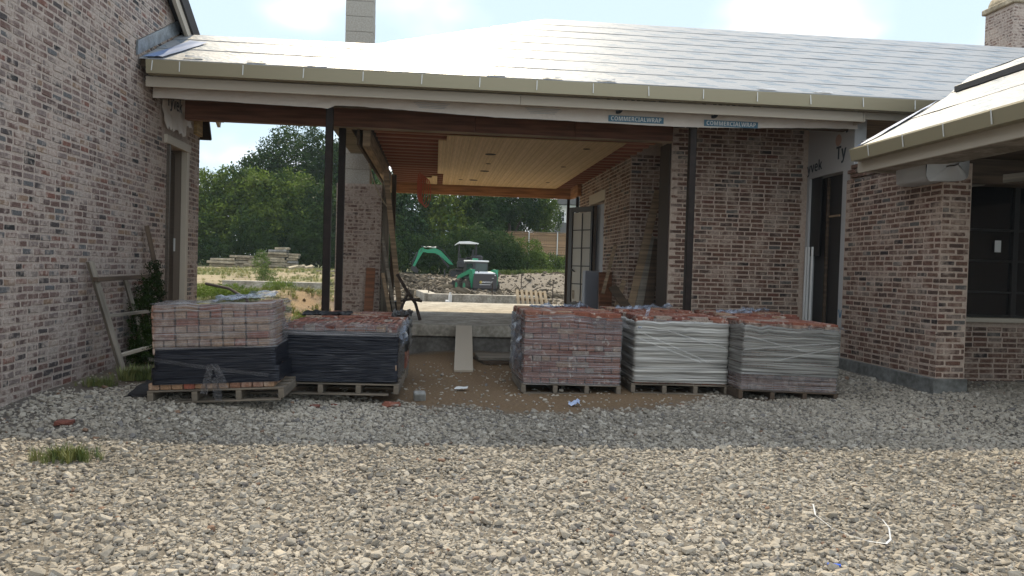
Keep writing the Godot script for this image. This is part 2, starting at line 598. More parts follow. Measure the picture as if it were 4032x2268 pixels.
func materials() -> void:
	var na := seamless(1024, 0.006, 4, 1)
	var nb := seamless(1024, 0.03, 5, 2)
	var nc := seamless(1024, 0.12, 4, 3)
	var grain := tex_mix(1024, nc, nb, Color(0.72, 0.71, 0.70), Color(1, 1, 1), 0.35)
	var nbump := tex_gray(1024, nc, 0.0, 1.0)
	var smear_l := tex_mask(1024, na, nb, 0.38, 0.68, 0.38, 0.84)
	var smear_r := tex_mask(1024, na, nb, 0.36, 0.86, 0.35, 0.75)
	var smear_p := tex_mask(1024, na, nb, 0.34, 0.60, 0.5, 0.85)
	var lime := tex_mix(1024, nb, nc, Color(0.61, 0.55, 0.51), Color(0.75, 0.70, 0.655), 0.5)
	var lime_r := tex_mix(1024, nb, nc, Color(0.64, 0.565, 0.51), Color(0.76, 0.69, 0.63), 0.5)
	meshes_brick = []
	for i in 5:
		meshes_brick.append(brick_mesh(40 + i, Vector3(0.198, 0.0525, 0.05)))
	tones("washed", [[0.22, Color(0.205, 0.125, 0.105)], [0.2, Color(0.25, 0.17, 0.15)], [0.2, Color(0.28, 0.22, 0.20)], [0.1, Color(0.15, 0.10, 0.09)], [0.08, Color(0.09, 0.075, 0.075)], [0.03, Color(0.03, 0.03, 0.032)], [0.05, Color(0.26, 0.12, 0.09)], [0.06, Color(0.33, 0.22, 0.15)], [0.06, Color(0.16, 0.16, 0.165)]], smear_l, lime, grain, nbump)
	tones("brown", [[0.26, Color(0.185, 0.095, 0.067)], [0.24, Color(0.205, 0.115, 0.083)], [0.18, Color(0.155, 0.088, 0.066)], [0.12, Color(0.11, 0.066, 0.052)], [0.04, Color(0.045, 0.033, 0.032)], [0.04, Color(0.19, 0.085, 0.065)], [0.06, Color(0.15, 0.14, 0.13)], [0.06, Color(0.24, 0.18, 0.15)]], smear_r, lime_r, grain, nbump)
	tones("pale", [[0.4, Color(0.26, 0.17, 0.14)], [0.3, Color(0.20, 0.13, 0.11)], [0.2, Color(0.33, 0.25, 0.22)], [0.1, Color(0.12, 0.085, 0.08)]], smear_p, lime, grain, nbump)
	tones("stacked", [[0.35, Color(0.30, 0.105, 0.065)], [0.25, Color(0.34, 0.15, 0.10)], [0.2, Color(0.24, 0.085, 0.06)], [0.1, Color(0.42, 0.28, 0.19)], [0.1, Color(0.38, 0.30, 0.25)]], tex_mask(1024, na, nb, 0.60, 0.74, 0.6), lime, grain, nbump)
	tones("stacked_tan", [[0.3, Color(0.33, 0.17, 0.11)], [0.3, Color(0.40, 0.24, 0.14)], [0.25, Color(0.44, 0.28, 0.18)], [0.15, Color(0.33, 0.10, 0.06)]], smear_r, lime, grain, nbump)
	tones("brown_stack", [[0.4, Color(0.17, 0.085, 0.065)], [0.3, Color(0.22, 0.12, 0.09)], [0.3, Color(0.12, 0.075, 0.06)]], smear_r, lime_r, grain, nbump)
	mat("mortar_washed", Color(1, 1, 1), 0.95, {"tex": lime, "tri": 0.5, "bump": nbump, "bump_cm": 0.6})
	mat("mortar_brown", Color(1, 1, 1), 0.95, {"tex": lime_r, "tri": 0.5, "bump": nbump, "bump_cm": 0.6})
	var wood := tex_streak(512, 0.16, 16.0, 11, 0.70, 1.08)
	var fine := tex_streak(512, 0.12, 44.0, 12, 0.84, 1.04)
	var blot := tex_mix(512, seamless(512, 0.01, 4, 21), seamless(512, 0.05, 4, 22), Color(0.66, 0.65, 0.63), Color(1, 1, 1), 0.4)
	var wl := {"tex": wood, "tri": 0.9, "world": false}
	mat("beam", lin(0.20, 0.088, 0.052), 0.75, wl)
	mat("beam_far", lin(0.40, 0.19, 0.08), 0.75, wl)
	mat("joist", lin(0.34, 0.125, 0.075), 0.8, wl)
	mat("plank_pale", lin(0.60, 0.42, 0.215), 0.7, {"tex": fine, "tri": 0.8, "world": false})
	mat("plank_pale_b", lin(0.575, 0.40, 0.20), 0.7, {"tex": fine, "tri": 0.8, "world": false})
	mat("plank_pale_c", lin(0.62, 0.435, 0.23), 0.7, {"tex": fine, "tri": 0.8, "world": false})
	mat("lumber", lin(0.34, 0.24, 0.15), 0.85, wl)
	mat("lumber_grey", lin(0.27, 0.235, 0.19), 0.9, wl)
	mat("lumber_dark", lin(0.10, 0.068, 0.045), 0.9, wl)
	mat("pallet_wood", lin(0.20, 0.165, 0.125), 0.92, wl)
	mat("pallet_new", lin(0.44, 0.34, 0.22), 0.9, wl)
	mat("plywood_red", lin(0.26, 0.115, 0.06), 0.8, wl)
	mat("osb", lin(0.50, 0.36, 0.17), 0.85, wl)
	mat("steel", lin(0.024, 0.015, 0.012), 0.6, {"tex": blot, "tri": 1.0, "spec": 0.35})
	mat("dark_metal", lin(0.022, 0.019, 0.018), 0.5)
	mat("rust", lin(0.055, 0.035, 0.026), 0.8, {"tex": blot, "tri": 2.0})
	mat("gutter", lin(0.295, 0.258, 0.172), 0.42, {"metal": 0.3})
	mat("strap", lin(0.6, 0.6, 0.57), 0.5)
	mat("fascia", lin(0.40, 0.35, 0.28), 0.7)
	mat("soffit", lin(0.42, 0.36, 0.29), 0.85, {"tex": blot, "tri": 0.5})
	mat("wrap", lin(0.70, 0.63, 0.56), 0.6, {"tri": 0.7, "bump": tex_gray(512, seamless(512, 0.012, 3, 31), 0.0, 1.0), "bump_cm": 1.2})
	mat("wrap_grey", lin(0.46, 0.46, 0.46), 0.6)
	mat("label_blue", lin(0.085, 0.20, 0.29), 0.6)
	mat("label_white", lin(0.72, 0.74, 0.74), 0.6)
	mat("ink", lin(0.045, 0.055, 0.07), 0.7)
	mat("ink_blue", lin(0.10, 0.21, 0.32), 0.7)
	mat("ink_red", lin(0.42, 0.28, 0.23), 0.7)
	mat("flashing", lin(0.30, 0.34, 0.38), 0.35, {"tex": blot, "tri": 0.9, "metal": 0.5})
	mat("shingle", lin(0.06, 0.055, 0.055), 0.9, {"tex": grain, "tri": 1.0})
	mat("trim_pale", lin(0.44, 0.385, 0.31), 0.6)
	mat("door_brown", lin(0.085, 0.065, 0.048), 0.55, {"tex": fine, "tri": 0.8, "world": false})
	mat("door_tan", lin(0.16, 0.125, 0.095), 0.55)
	var conc := {"tex": tex_mix(1024, na, nb, Color(0.62, 0.61, 0.59), Color(1, 1, 1), 0.45), "tri": 0.33, "bump": nbump, "bump_cm": 0.3}
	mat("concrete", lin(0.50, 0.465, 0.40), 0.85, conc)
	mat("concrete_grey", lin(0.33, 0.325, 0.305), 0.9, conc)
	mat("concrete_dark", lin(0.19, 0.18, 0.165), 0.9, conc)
	mat("concrete_blue", lin(0.245, 0.25, 0.24), 0.9, conc)
	mat("block", lin(0.50, 0.475, 0.42), 0.92, {"tex": grain, "tri": 0.8})
	mat("joist_lit", lin(0.42, 0.21, 0.13), 0.8)  # paler than the joists: light on their undersides put into colour
	mat("limestone", lin(0.50, 0.43, 0.31), 0.9, conc)
	mat("limestone_b", lin(0.42, 0.36, 0.26), 0.9, conc)
	mat("stone_far", lin(0.40, 0.36, 0.29), 0.95, {"tex": grain, "tri": 1.0, "vc": true})
	mat("soil", Color(1, 1, 1), 0.95, {"tex": tex_mix(1024, nb, nc, Color(0.66, 0.64, 0.62), Color(1, 1, 1), 0.5), "tri": 0.7, "vc": true, "bump": nbump, "bump_cm": 0.6})
	mat("gravel", Color(1, 1, 1), 0.95, {"tex": grain, "tri": 2.3, "vc": true})
	mat("black_film", lin(0.012, 0.014, 0.022), 0.27, {"spec": 0.45, "bump": tex_streak(512, 0.25, 60.0, 41, 0.0, 1.0), "bump_cm": 1.5, "uvs": Vector3(0.8, 1.4, 1)})
	mat("clear_film", Color(0.76, 0.75, 0.76, 1.0), 0.30, {"alpha": true, "tex": tex_streak(512, 0.2, 60.0, 42, 0.12, 0.64, true, 1.4), "uvs": Vector3(0.7, 1.3, 1), "bump": tex_streak(512, 0.35, 30.0, 43, 0.0, 1.0), "bump_cm": 1.2})
	mat("grey_film", Color(0.79, 0.78, 0.75, 1.0), 0.36, {"alpha": true, "tex": tex_streak(512, 0.22, 48.0, 44, 0.72, 1.05, true), "uvs": Vector3(0.7, 1.3, 1), "bump": tex_streak(512, 0.35, 26.0, 45, 0.0, 1.0), "bump_cm": 0.7})
	mat("grey_film_thin", Color(0.66, 0.655, 0.63, 1.0), 0.38, {"alpha": true, "tex": tex_streak(512, 0.22, 44.0, 48, 0.42, 0.98, true), "uvs": Vector3(0.7, 1.3, 1), "bump": tex_streak(512, 0.35, 26.0, 45, 0.0, 1.0), "bump_cm": 0.6})
	mat("shiny_film", Color(0.80, 0.85, 0.93, 0.62), 0.16, {"alpha": true, "tex": tex_streak(256, 0.5, 8.0, 46, 0.5, 1.0, true)})
	mat("strand", Color(0.86, 0.86, 0.84, 0.26), 0.3, {"alpha": true})
	mat("black_tarp", lin(0.012, 0.012, 0.013), 0.45)
	mat("membrane", Color(0.96, 0.96, 0.96), 0.48, {"tex": membrane_print(), "bump": tex_gray(512, seamless(512, 0.02, 4, 51), 0.0, 1.0), "bump_cm": 0.5})
	mat("membrane_plain", lin(0.36, 0.37, 0.38), 0.34)
	mat("membrane_blue", lin(0.16, 0.24, 0.42), 0.4)
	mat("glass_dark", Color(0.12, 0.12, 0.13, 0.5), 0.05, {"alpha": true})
	mat("glass", Color(0.9, 0.95, 0.95, 0.1), 0.03, {"alpha": true})
	mat("frost", lin(0.40, 0.39, 0.36), 0.6, {"backlight": Color(0.5, 0.48, 0.44)})
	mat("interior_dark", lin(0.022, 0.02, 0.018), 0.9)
	mat("cord_red", lin(0.42, 0.075, 0.035), 0.5)
	mat("rope", lin(0.36, 0.30, 0.22), 0.8)
	mat("white", lin(0.78, 0.78, 0.76), 0.5)
	mat("paper", lin(0.72, 0.72, 0.70), 0.8)
	mat("blue_plastic", lin(0.38, 0.45, 0.62), 0.3)
	mat("green_paint", lin(0.012, 0.22, 0.105), 0.4, {"coat": 0.3})
	mat("black_paint", lin(0.026, 0.025, 0.026), 0.45)
	mat("grey_panel", lin(0.045, 0.04, 0.04), 0.5)
	mat("rubber", lin(0.055, 0.046, 0.036), 0.85)
	mat("yellow", lin(0.75, 0.55, 0.03), 0.5)
	mat("stucco", lin(0.62, 0.60, 0.55), 0.9)
	mat("slate", lin(0.16, 0.155, 0.15), 0.8, {"tex": grain, "tri": 0.6})
	mat("fence_wood", lin(0.40, 0.25, 0.135), 0.9, {"tex": wood, "tri": 0.7, "world": false})
	mat("bark", lin(0.10, 0.08, 0.06), 0.95, {"tex": grain, "tri": 0.8})
	mat("leaf", Color(1, 1, 1), 0.6, {"vc": true, "spec": 0.15, "backlight": Color(0.42, 0.48, 0.16)})
	mat("grass", Color(1, 1, 1), 0.7, {"vc": true, "backlight": Color(0.35, 0.4, 0.12)})
	mat("cabinet", lin(0.27, 0.29, 0.34), 0.6)
	mat("dark_board", lin(0.05, 0.034, 0.026), 0.8)

func membrane_print() -> ImageTexture:
	# one course of roof sheet: rows of slanted pale blue marks on white
	var w := 1024
	var h := 512
	var im := Image.create(w, h, false, Image.FORMAT_RGB8)
	im.fill(Color(0.59, 0.60, 0.61))
	var f := noise(0.02, 4, 61)
	for y in h:
		for x in w:
			var k := 0.02 * f.get_noise_2d(x, y)
			im.set_pixel(x, y, Color(0.59 + k, 0.60 + k, 0.61 + k))
	var r := RandomNumberGenerator.new()
	r.seed = 5
	for b in [[60, 90], [570, 90], [315, 310], [825, 310]]:
		for line in 2:
			var y0: int = b[1] + line * 78
			var x0: int = b[0] + line * 46
			var bold := true
			var x := 0
			while x < (150 if line == 0 else 190):
				var lw := r.randi_range(20, 34) if bold else r.randi_range(8, 14)
				var lh := 56
				for yy in lh:
					for xx in lw:
						var hole := bold and xx > 3 and xx < lw - 9 and (yy % 18) > 11 and r.randf() < 0.9
						if not hole:
							im.set_pixel((x0 + x + xx + yy / 2) % w, (y0 + yy) % h, Color(0.32, 0.43, 0.51))
				x += lw + (7 if bold else 4)
	return ImageTexture.create_from_image(im)

func ground() -> void:
	var xs := spread(-170.0, 170.0, 0.3, [-7.0, 9.0])
	var zs := spread(-300.0, 12.0, 0.3, [-52.0, -2.0])
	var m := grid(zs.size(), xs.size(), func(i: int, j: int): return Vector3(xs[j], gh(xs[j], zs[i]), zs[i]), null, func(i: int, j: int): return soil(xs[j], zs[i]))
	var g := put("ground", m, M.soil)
	meta(g, "bare earth, sand and straw-coloured soil of the building site", "ground", "", "structure")
	var bed := thing("gravel", "pale crushed limestone gravel covering the court in front of the pallets", "gravel", Vector3.ZERO, "", "stuff")
	for k in 6:
		var xf := []
		var cl := []
		var m2 := rock(70 + k, 0.74)
		for i in 26000:
			var z := -2.6 - pow(rng.randf(), 0.86) * 9.6
			var half := 0.86 * absf(z) + 0.8
			var x := rng.randf_range(-minf(half, 3.85), minf(half * 0.95, 8.2))
			if x > 5.95 and z < -8.85 and (x < 6.45 or z < -9.9):
				continue
			var e := z - gravel_edge(x)
			var keep := clampf(0.5 + e * 2.2, 0.0, 1.0)
			if x < -2.9:
				keep *= clampf(1.25 - (-2.9 - x) * 1.1, 0.12, 1.0)
			if rng.randf() > maxf(keep, 0.035 if z > -12.0 else 0.0):
				continue
			var s := 0.0090 * exp(rng.randfn(0.0, 0.42))
			s = clampf(s, 0.005, 0.026)
			var y := gh(x, z) + s * rng.randf_range(-0.3, 0.8)
			var b := Basis.from_euler(Vector3(rng.randf_range(-0.5, 0.5), rng.randf() * TAU, rng.randf_range(-0.5, 0.5))) * Basis.from_scale(Vector3(s * rng.randf_range(1.0, 1.5), s, s * rng.randf_range(0.85, 1.1)))
			xf.append(Transform3D(b, Vector3(x, y, z)))
			var t := rng.randf()
			var c := Color(0.47, 0.425, 0.35) * rng.randf_range(0.74, 1.16) * (1.0 + 0.45 * gn.get_noise_2d(x * 30.0 + 70.0, z * 30.0))
			if t < 0.05:
				c = Color(0.24, 0.225, 0.21)
			elif t < 0.058:
				c = Color(0.30, 0.19, 0.13)
			elif t < 0.2:
				c = Color(0.57, 0.525, 0.445)
			cl.append(c)
		multi("stones", m2, M.gravel, xf, cl, bed)

# ---------------------------------------------------------------- houses
const LX := -3.85     # face of the left house
const RX := 6.05      # face of the right wing

func rake(z: float) -> float:
	return 8.0 - absf(z + 6.6) * 0.555

func left_house() -> void:
	var t := thing("brick_house", "tall gabled house wall of whitewashed old brick on the left edge of the court", "house")
	var U := Vector3(0, 0, -1)
	var N := Vector3(1, 0, 0)
	var o := Vector3(0, 0, 0)
	var b := MB.new()
	b.prism(PackedVector2Array([Vector2(0.5, -0.4), Vector2(13.3, -0.4), Vector2(13.3, 4.2), Vector2(6.6, 7.95), Vector2(0.5, 4.55)]), o, U, Vector3.UP, N, -4.06, -14.0)
	pmb("house_body", b, M.interior_dark, t)
	b = MB.new()
	b.prism(PackedVector2Array([Vector2(0.5, -0.4), Vector2(11.74, -0.4), Vector2(11.74, 3.16), Vector2(12.62, 3.16), Vector2(12.62, -0.4), Vector2(13.3, -0.4), Vector2(13.3, 4.22), Vector2(6.6, 7.97), Vector2(0.5, 4.57)]), o, U, Vector3.UP, N, LX - 0.003, -4.06)
	var wall := pmb("brick_wall", b, M.mortar_washed, t)
	lay("left", wall, Vector3(LX, 0, -1.0), U, N, 10.74, 8.0, func(u: float, v: float):
		var z: float = -1.0 - u
		return v < rake(z) - 0.06 and v > gh(LX, z) - 0.08 and not (z < -11.55 and v < 3.95 and v > 3.16), "washed", -0.07, false, true)
	lay("left", wall, Vector3(LX, 0, -11.66), U, N, 1.7, 5.2, func(u: float, v: float):
		return v < rake(-11.66 - u) - 0.08 and v > 3.95, "washed", -0.07, false, false)
	lay("left", wall, Vector3(LX, 0, -12.66), U, N, 0.64, 3.5, func(_u: float, v: float): return v > 0.1, "washed", -0.07, true, false)
	build_bricks("left")
	# gable roof with its raking boards
	var rf := MB.new()
	rf.prism(PackedVector2Array([Vector2(14.0, 3.86), Vector2(6.6, 7.98), Vector2(-0.6, 3.98), Vector2(-0.7, 4.16), Vector2(6.6, 8.26), Vector2(14.12, 4.06)]), o, U, Vector3.UP, N, -3.66, -14.2)
	var roof := pmb("roof", rf, M.shingle, t)
	var rb := MB.new()
	rb.prism(PackedVector2Array([Vector2(13.9, 3.76), Vector2(6.6, 7.82), Vector2(6.6, 7.97), Vector2(13.95, 3.88)]), o, U, Vector3.UP, N, -3.69, -3.74)
	pmb("rake_board", rb, M.trim_pale, roof)
	var fl := MB.new()
	fl.prism(PackedVector2Array([Vector2(10.5, 4.08), Vector2(12.35, 4.93), Vector2(12.35, 5.12), Vector2(10.5, 4.26)]), o, U, Vector3.UP, N, -3.845, -3.822)
	pmb("flashing", fl, M.flashing, t)
	# the side door in its recess
	var d := bx("door", Vector3(-4.02, 1.62, -12.16), Vector3(0.05, 2.98, 0.8), M.door_brown, t)
	for y in [0.75, 1.75, 2.75]:
		bx("hinge", Vector3(-3.985, y, -11.83), Vector3(0.02, 0.16, 0.07), M.strap, d, Vector3.ZERO, 0.003).position -= d.position
	bx("door_jamb", Vector3(-3.98, 1.66, -12.59), Vector3(0.16, 3.04, 0.06), M.door_tan, t)
	bx("strike_plate", Vector3(-4.0, 1.72, -12.552), Vector3(0.06, 0.2, 0.01), M.strap, t)
	bx("door_jamb", Vector3(-3.93, 1.66, -11.765), Vector3(0.24, 3.04, 0.05), M.door_brown, t)
	bx("door_casing", Vector3(-3.855, 1.62, -12.60), Vector3(0.085, 3.08, 0.12), M.trim_pale, t)
	bx("door_head", Vector3(-3.827, 3.2, -12.14), Vector3(0.05, 0.12, 1.08), M.trim_pale, t)
	# torn building paper over the door
	var torn := noise(0.9, 3, 8)
	var pp := put("building_paper", grid(8, 26, func(i: int, j: int):
		var z := -11.45 - j * 1.2 / 25.0
		var low := 3.34 + 0.07 * torn.get_noise_1d(j * 0.7) + (0.16 if j > 18 else 0.0)
		return Vector3(-3.828 + 0.02 * torn.get_noise_2d(i * 0.9, j * 0.5) + (0.06 * (1.0 - i / 3.0) if i < 3 else 0.0), lerpf(low, 3.97, i / 7.0), z)), M.wrap, t)
	text("lettering", "Tyvek", 0.17, M.ink, pp, Transform3D(Basis(Vector3(0, 0, -1), Vector3.UP, Vector3(1, 0, 0)), Vector3(-3.79, 3.74, -11.86)))
	bx("eave_board", Vector3(-3.9, 3.72, -13.12), Vector3(0.2, 0.46, 0.3), M.osb, t)
	bx("eave_edge", Vector3(-3.86, 3.66, -13.36), Vector3(0.3, 0.42, 0.05), M.steel, t, Vector3(0.5, 0, 0))

const EY := 4.06
const EZ := -10.58
const SA := 0.426
const CA := 0.905

func slope(x: float, s: float, n := 0.0) -> Vector3:
	return Vector3(x, EY + s * SA + n * CA, EZ - s * CA + n * SA)

func middle_house() -> void:
	var t := thing("breezeway_house", "unfinished brick house with white membrane roof spanning the back of the court", "house")
	# roof deck
	var D := Vector3(0, SA, -CA)
	var N := Vector3(0, CA, SA)
	var dk := MB.new()
	dk.prism(PackedVector2Array([Vector2(-3.83, 0.02), Vector2(16, 0.02), Vector2(16, 5.8), Vector2(2.05, 5.8), Vector2(-1.0, 1.93), Vector2(-3.83, 1.93)]), Vector3(0, EY, EZ), Vector3.RIGHT, D, N, -0.012, -0.12)
	var r1 := slope(0, 1.93)
	var r2 := slope(0, 5.8)
	var bl := Vector3(0, 4.0, -20.75) - r2
	var bn := bl.normalized()
	dk.prism(PackedVector2Array([Vector2(-3.83, 0), Vector2(-1.0, 0), Vector2(-1.0, 1.8), Vector2(-3.83, 1.8)]), r1, Vector3.RIGHT, Vector3(0, -SA, -CA), Vector3(0, CA, -SA), -0.012, -0.12)
	dk.prism(PackedVector2Array([Vector2(2.05, 0.0), Vector2(16, 0.0), Vector2(16, bl.length()), Vector2(-1.15, bl.length())]), r2, Vector3.RIGHT, bn, Vector3(0, -bn.z, bn.y), -0.012, -0.12)
	for q in [[slope(-1.0, 1.93), slope(2.05, 5.8), Vector3(-1.15, 4.0, -20.75)], [slope(-1.0, 1.93), Vector3(-1.15, 4.0, -20.75), Vector3(-1.1, 4.1, -13.8)]]:
		dk.tri_out(q[0], q[1], q[2], Vector3(4, 3, -16))
	var deck := pmb("roof_deck", dk, M.lumber_dark, t)
	# courses of roof membrane, each lapping the one below
	var wv := noise(0.35, 3, 17)
	for k in 8:
		var s0 := k * 0.725 - 0.03
		var s1 := minf(s0 + 0.80, 5.83)
		var cols := 110
		var off := k * 0.37 + 0.2 * (k % 2)
		var mm := grid(8, cols, func(i: int, j: int):
			var s := lerpf(s0, s1, float(i - 1) / 6.0) if i > 0 else s0
			var l := -3.83 if s <= 1.93 else -1.0 + (s - 1.93) / 3.87 * 3.05
			var x := lerpf(l, 16.0, pow(float(j) / (cols - 1), 1.15))
			var lift := 0.008 * (1.0 - (s - s0) / 0.8)
			var n := lift + 0.004 * wv.get_noise_3d(x * 2.0, s * 5.0, k * 9.0) + 0.002 * wv.get_noise_3d(x * 9.0, s * 16.0, k)
			if i == 0:
				n -= 0.008
			elif i == 1:
				s += 0.012 * wv.get_noise_2d(x * 4.0, k * 31.0)
			return slope(x, s, n), func(i: int, j: int):
				var s := lerpf(s0, s1, float(maxi(i - 1, 0)) / 6.0)
				var l := -3.83 if s <= 1.93 else -1.0 + (s - 1.93) / 3.87 * 3.05
				return Vector2(lerpf(l, 16.0, pow(float(j) / (cols - 1), 1.15)) / 1.5 + off, 1.0 - (s - s0) / 0.8))
		put("roof_membrane", mm, M.membrane, t)
	put("loose_sheet", grid(6, 5, func(i: int, j: int): return slope(-3.78 + j * 0.06 + i * 0.05, i * 0.24, 0.03 + 0.02 * wv.get_noise_2d(i * 3.0, j * 3.0))), M.membrane_blue, t)
	for q in [[-3.3, 0.1], [-2.5, 0.04], [-1.72, 0.02], [0.62, 0.03], [1.38, 0.02], [2.12, 0.04], [4.4, 0.03], [5.2, 0.02]]:
		put("membrane_scrap", grid(4, 6, func(i: int, j: int): return slope(q[0] + j * 0.05 + 0.03 * wv.get_noise_2d(j * 5.0, q[0] * 50.0), q[1] + i * 0.03 - 0.03, 0.02 + 0.035 * absf(wv.get_noise_3d(i * 4.0, j * 4.0, q[0] * 20.0)))), M.membrane_plain, t)
	# gutter, fascia, soffit
	var g := MB.new()
	var gp := PackedVector2Array([Vector2(-10.535, 4.035), Vector2(-10.55, 4.045), Vector2(-10.56, 4.03), Vector2(-10.57, 3.885), Vector2(-10.70, 3.885), Vector2(-10.70, 4.03), Vector2(-10.712, 4.03), Vector2(-10.712, 3.872), Vector2(-10.556, 3.872)])
	g.prism(gp, Vector3.ZERO, Vector3.BACK, Vector3.UP, Vector3.RIGHT, -3.74, 7.25)
	var gut := pmb("gutter", g, M.gutter, t)
	var xs := [-3.66, -3.32]
	for k in 14:
		xs.append(-2.53 + 0.765 * k)
	for x in xs:
		bx("gutter_strap", Vector3(x, 3.965, -10.531), Vector3(0.012, 0.135, 0.006), M.strap, gut, Vector3(-0.12, 0, rng.randf_range(-0.05, 0.05)), 0.001)
	lumber("fascia_board", Vector3(-3.8, 3.80, -10.735), Vector3(1.1, 3.80, -10.735), 0.03, 0.135, M.fascia, t)
	lumber("fascia_board", Vector3(1.103, 3.80, -10.735), Vector3(6.0, 3.80, -10.735), 0.03, 0.135, M.fascia, t)
	bx("fascia_return", Vector3(6.02, 3.80, -10.86), Vector3(0.03, 0.135, 0.28), M.fascia, t)
	bx("soffit", Vector3(1.1, 3.80, -10.895), Vector3(9.85, 0.02, 0.27), M.soffit, t)
	bx("fascia_board", Vector3(6.5, 3.83, -10.78), Vector3(0.9, 0.1, 0.03), M.fascia, t)
	bx("header", Vector3(1.1, 3.80, -11.19), Vector3(9.8, 0.24, 0.16), M.lumber_dark, t)
	var sag := noise(0.5, 3, 23)
	var band := put("wrap_band", grid(9, 100, func(i: int, j: int):
		var x := lerpf(-3.82, 6.1, j / 99.0)
		var low := ramp(x, [[-3.8, 3.655], [-1.6, 3.63], [-1.47, 3.615], [-1.40, 3.67], [1.0, 3.61], [3.3, 3.60], [6.1, 3.685]]) + 0.006 * sag.get_noise_1d(x * 6.0)
		var f := i / 8.0
		return Vector3(x, lerpf(low, 3.95, f), -11.062 + (0.014 * sag.get_noise_2d(x * 2.2, f * 2.0) + 0.008 * sag.get_noise_2d(x * 9.0, f * 4.0)) * (1.0 - f * 0.6) + 0.02 * (1.0 - f))), M.wrap, t)
	for q in [2.79, 4.185]:
		bx("printed_label", Vector3(q, 3.672, -11.036), Vector3(0.80, 0.088, 0.004), M.label_blue, band, Vector3.ZERO, 0.0)
		text("lettering", "COMMERCIALWRAP", 0.058, M.label_white, band, Transform3D(Basis.from_scale(Vector3(0.97, 1, 1)), Vector3(q, 3.672, -11.031)))
		text("lettering", "Tyvek", 0.26, M.ink, band, Transform3D(Basis.IDENTITY, Vector3(q, 3.955, -11.035)))
	for x in [-0.1, 1.45]:
		for k in 4:
			bx("fine_print", Vector3(x, 3.76 - k * 0.022, -11.040), Vector3(0.5 - 0.05 * k, 0.008, 0.003), M.wrap_grey, band, Vector3.ZERO, 0.0)
	# brown timber beam under the eave
	var xj := [-3.76, -1.62, 0.56, 2.12, 3.69]
	for k in 4:
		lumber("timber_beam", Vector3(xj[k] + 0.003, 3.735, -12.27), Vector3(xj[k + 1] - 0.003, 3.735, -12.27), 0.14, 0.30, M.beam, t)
	lumber("beam_plate", Vector3(-1.6, 3.577, -12.27), Vector3(3.69, 3.577, -12.27), 0.15, 0.016, M.lumber, t)
	for q in [[-1.495, -11.13, 3.63], [-1.455, -12.3, 3.57], [3.655, -11.13, 3.63]]:
		bx("steel_post", Vector3(q[0], q[2] / 2.0 + 0.02, q[1]), Vector3(0.1, q[2], 0.1), M.steel, t, Vector3.ZERO, 0.008)
	bx("girder", Vector3(-1.52, 3.74, -13.9), Vector3(0.3, 0.22, 3.05), M.lumber_grey, t)
	bx("sheathing_strip", Vector3(-1.74, 3.86, -13.9), Vector3(0.12, 0.02, 3.05), M.osb, t)
	# ceiling joists, and the pale boards already fixed to them
	var z := -12.6
	while z > -19.8:
		lumber("joist", Vector3(-1.0, 3.692, z), Vector3(3.52, 3.692, z), 0.04, 0.19, M.joist, t)
		lumber("joist_lit_edge", Vector3(-1.0, 3.588, z), Vector3(3.5, 3.588, z), 0.055, 0.014, M.joist_lit, t)  # added pale strip stands in for the lit underside of the joist
		z -= 0.4
	bx("side_boarding", Vector3(-1.22, 3.78, -16.1), Vector3(0.04, 0.9, 7.6), M.lumber_dark, t)
	bx("roof_boarding", Vector3(1.25, 3.98, -16.1), Vector3(4.9, 0.03, 7.6), M.lumber_dark, t)
	for k in 23:
		var x := 0.07 + k * 0.131
		var e := -12.5
		var ends := [-12.5, -14.9 - 0.7 * (k % 3), -17.6 - 0.6 * ((k * 2) % 3), -19.9]
		if k == 0:
			ends = [-13.0, -17.6]
		for m in ends.size() - 1:
			lumber("ceiling_board", Vector3(x, 3.571, ends[m] - 0.002), Vector3(x, 3.571, ends[m + 1] + 0.002), 0.1285, 0.016, [M.plank_pale, M.plank_pale_b, M.plank_pale_c][(k * 7 + m * 3) % 3], t)
	for k in 2:
		lumber("ceiling_board", Vector3(-0.061 - 0.131 * k, 3.571, -18.1 - 0.4 * k), Vector3(-0.061 - 0.131 * k, 3.571, -19.9), 0.1285, 0.016, M.plank_pale_b, t)
	for q in [[0.95, -14.3, 0.1], [1.0, -16.8, 0.1], [0.85, -18.6, 0.1], [1.0, -15.6, 0.05], [2.5, -15.6, 0.05], [2.6, -18.5, 0.05], [2.5, -13.2, 0.06], [0.55, -18.6, 0.05]]:
		var dm := MB.new()
		dm.disc(Vector3(q[0], 3.560, q[1]), Vector3.UP, q[2], 0.004, 18)
		pmb("cutout_shade", dm, M.interior_dark, t)  # dark disc fixed under the boards in place of a shaded hole
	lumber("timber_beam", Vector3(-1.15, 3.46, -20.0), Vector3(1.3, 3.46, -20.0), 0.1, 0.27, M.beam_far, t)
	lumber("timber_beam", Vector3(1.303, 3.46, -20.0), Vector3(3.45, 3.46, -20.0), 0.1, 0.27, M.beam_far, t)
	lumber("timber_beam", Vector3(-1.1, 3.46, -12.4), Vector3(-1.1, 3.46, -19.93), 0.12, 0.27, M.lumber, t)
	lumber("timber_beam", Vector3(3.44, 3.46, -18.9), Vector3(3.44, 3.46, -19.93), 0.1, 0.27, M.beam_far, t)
	for q in [[3.36, -20.0], [3.47, -19.3]]:
		bx("steel_post", Vector3(q[0], 1.92, q[1]), Vector3(0.07, 2.8, 0.07), M.steel, t)
	# brick face on the right of the opening
	var wb := MB.new()
	wb.box(Vector3(5.05, 1.85, -12.9), Vector3(2.5, 4.3, 0.587))
	var wall := pmb("brick_wall", wb, M.mortar_brown, t)
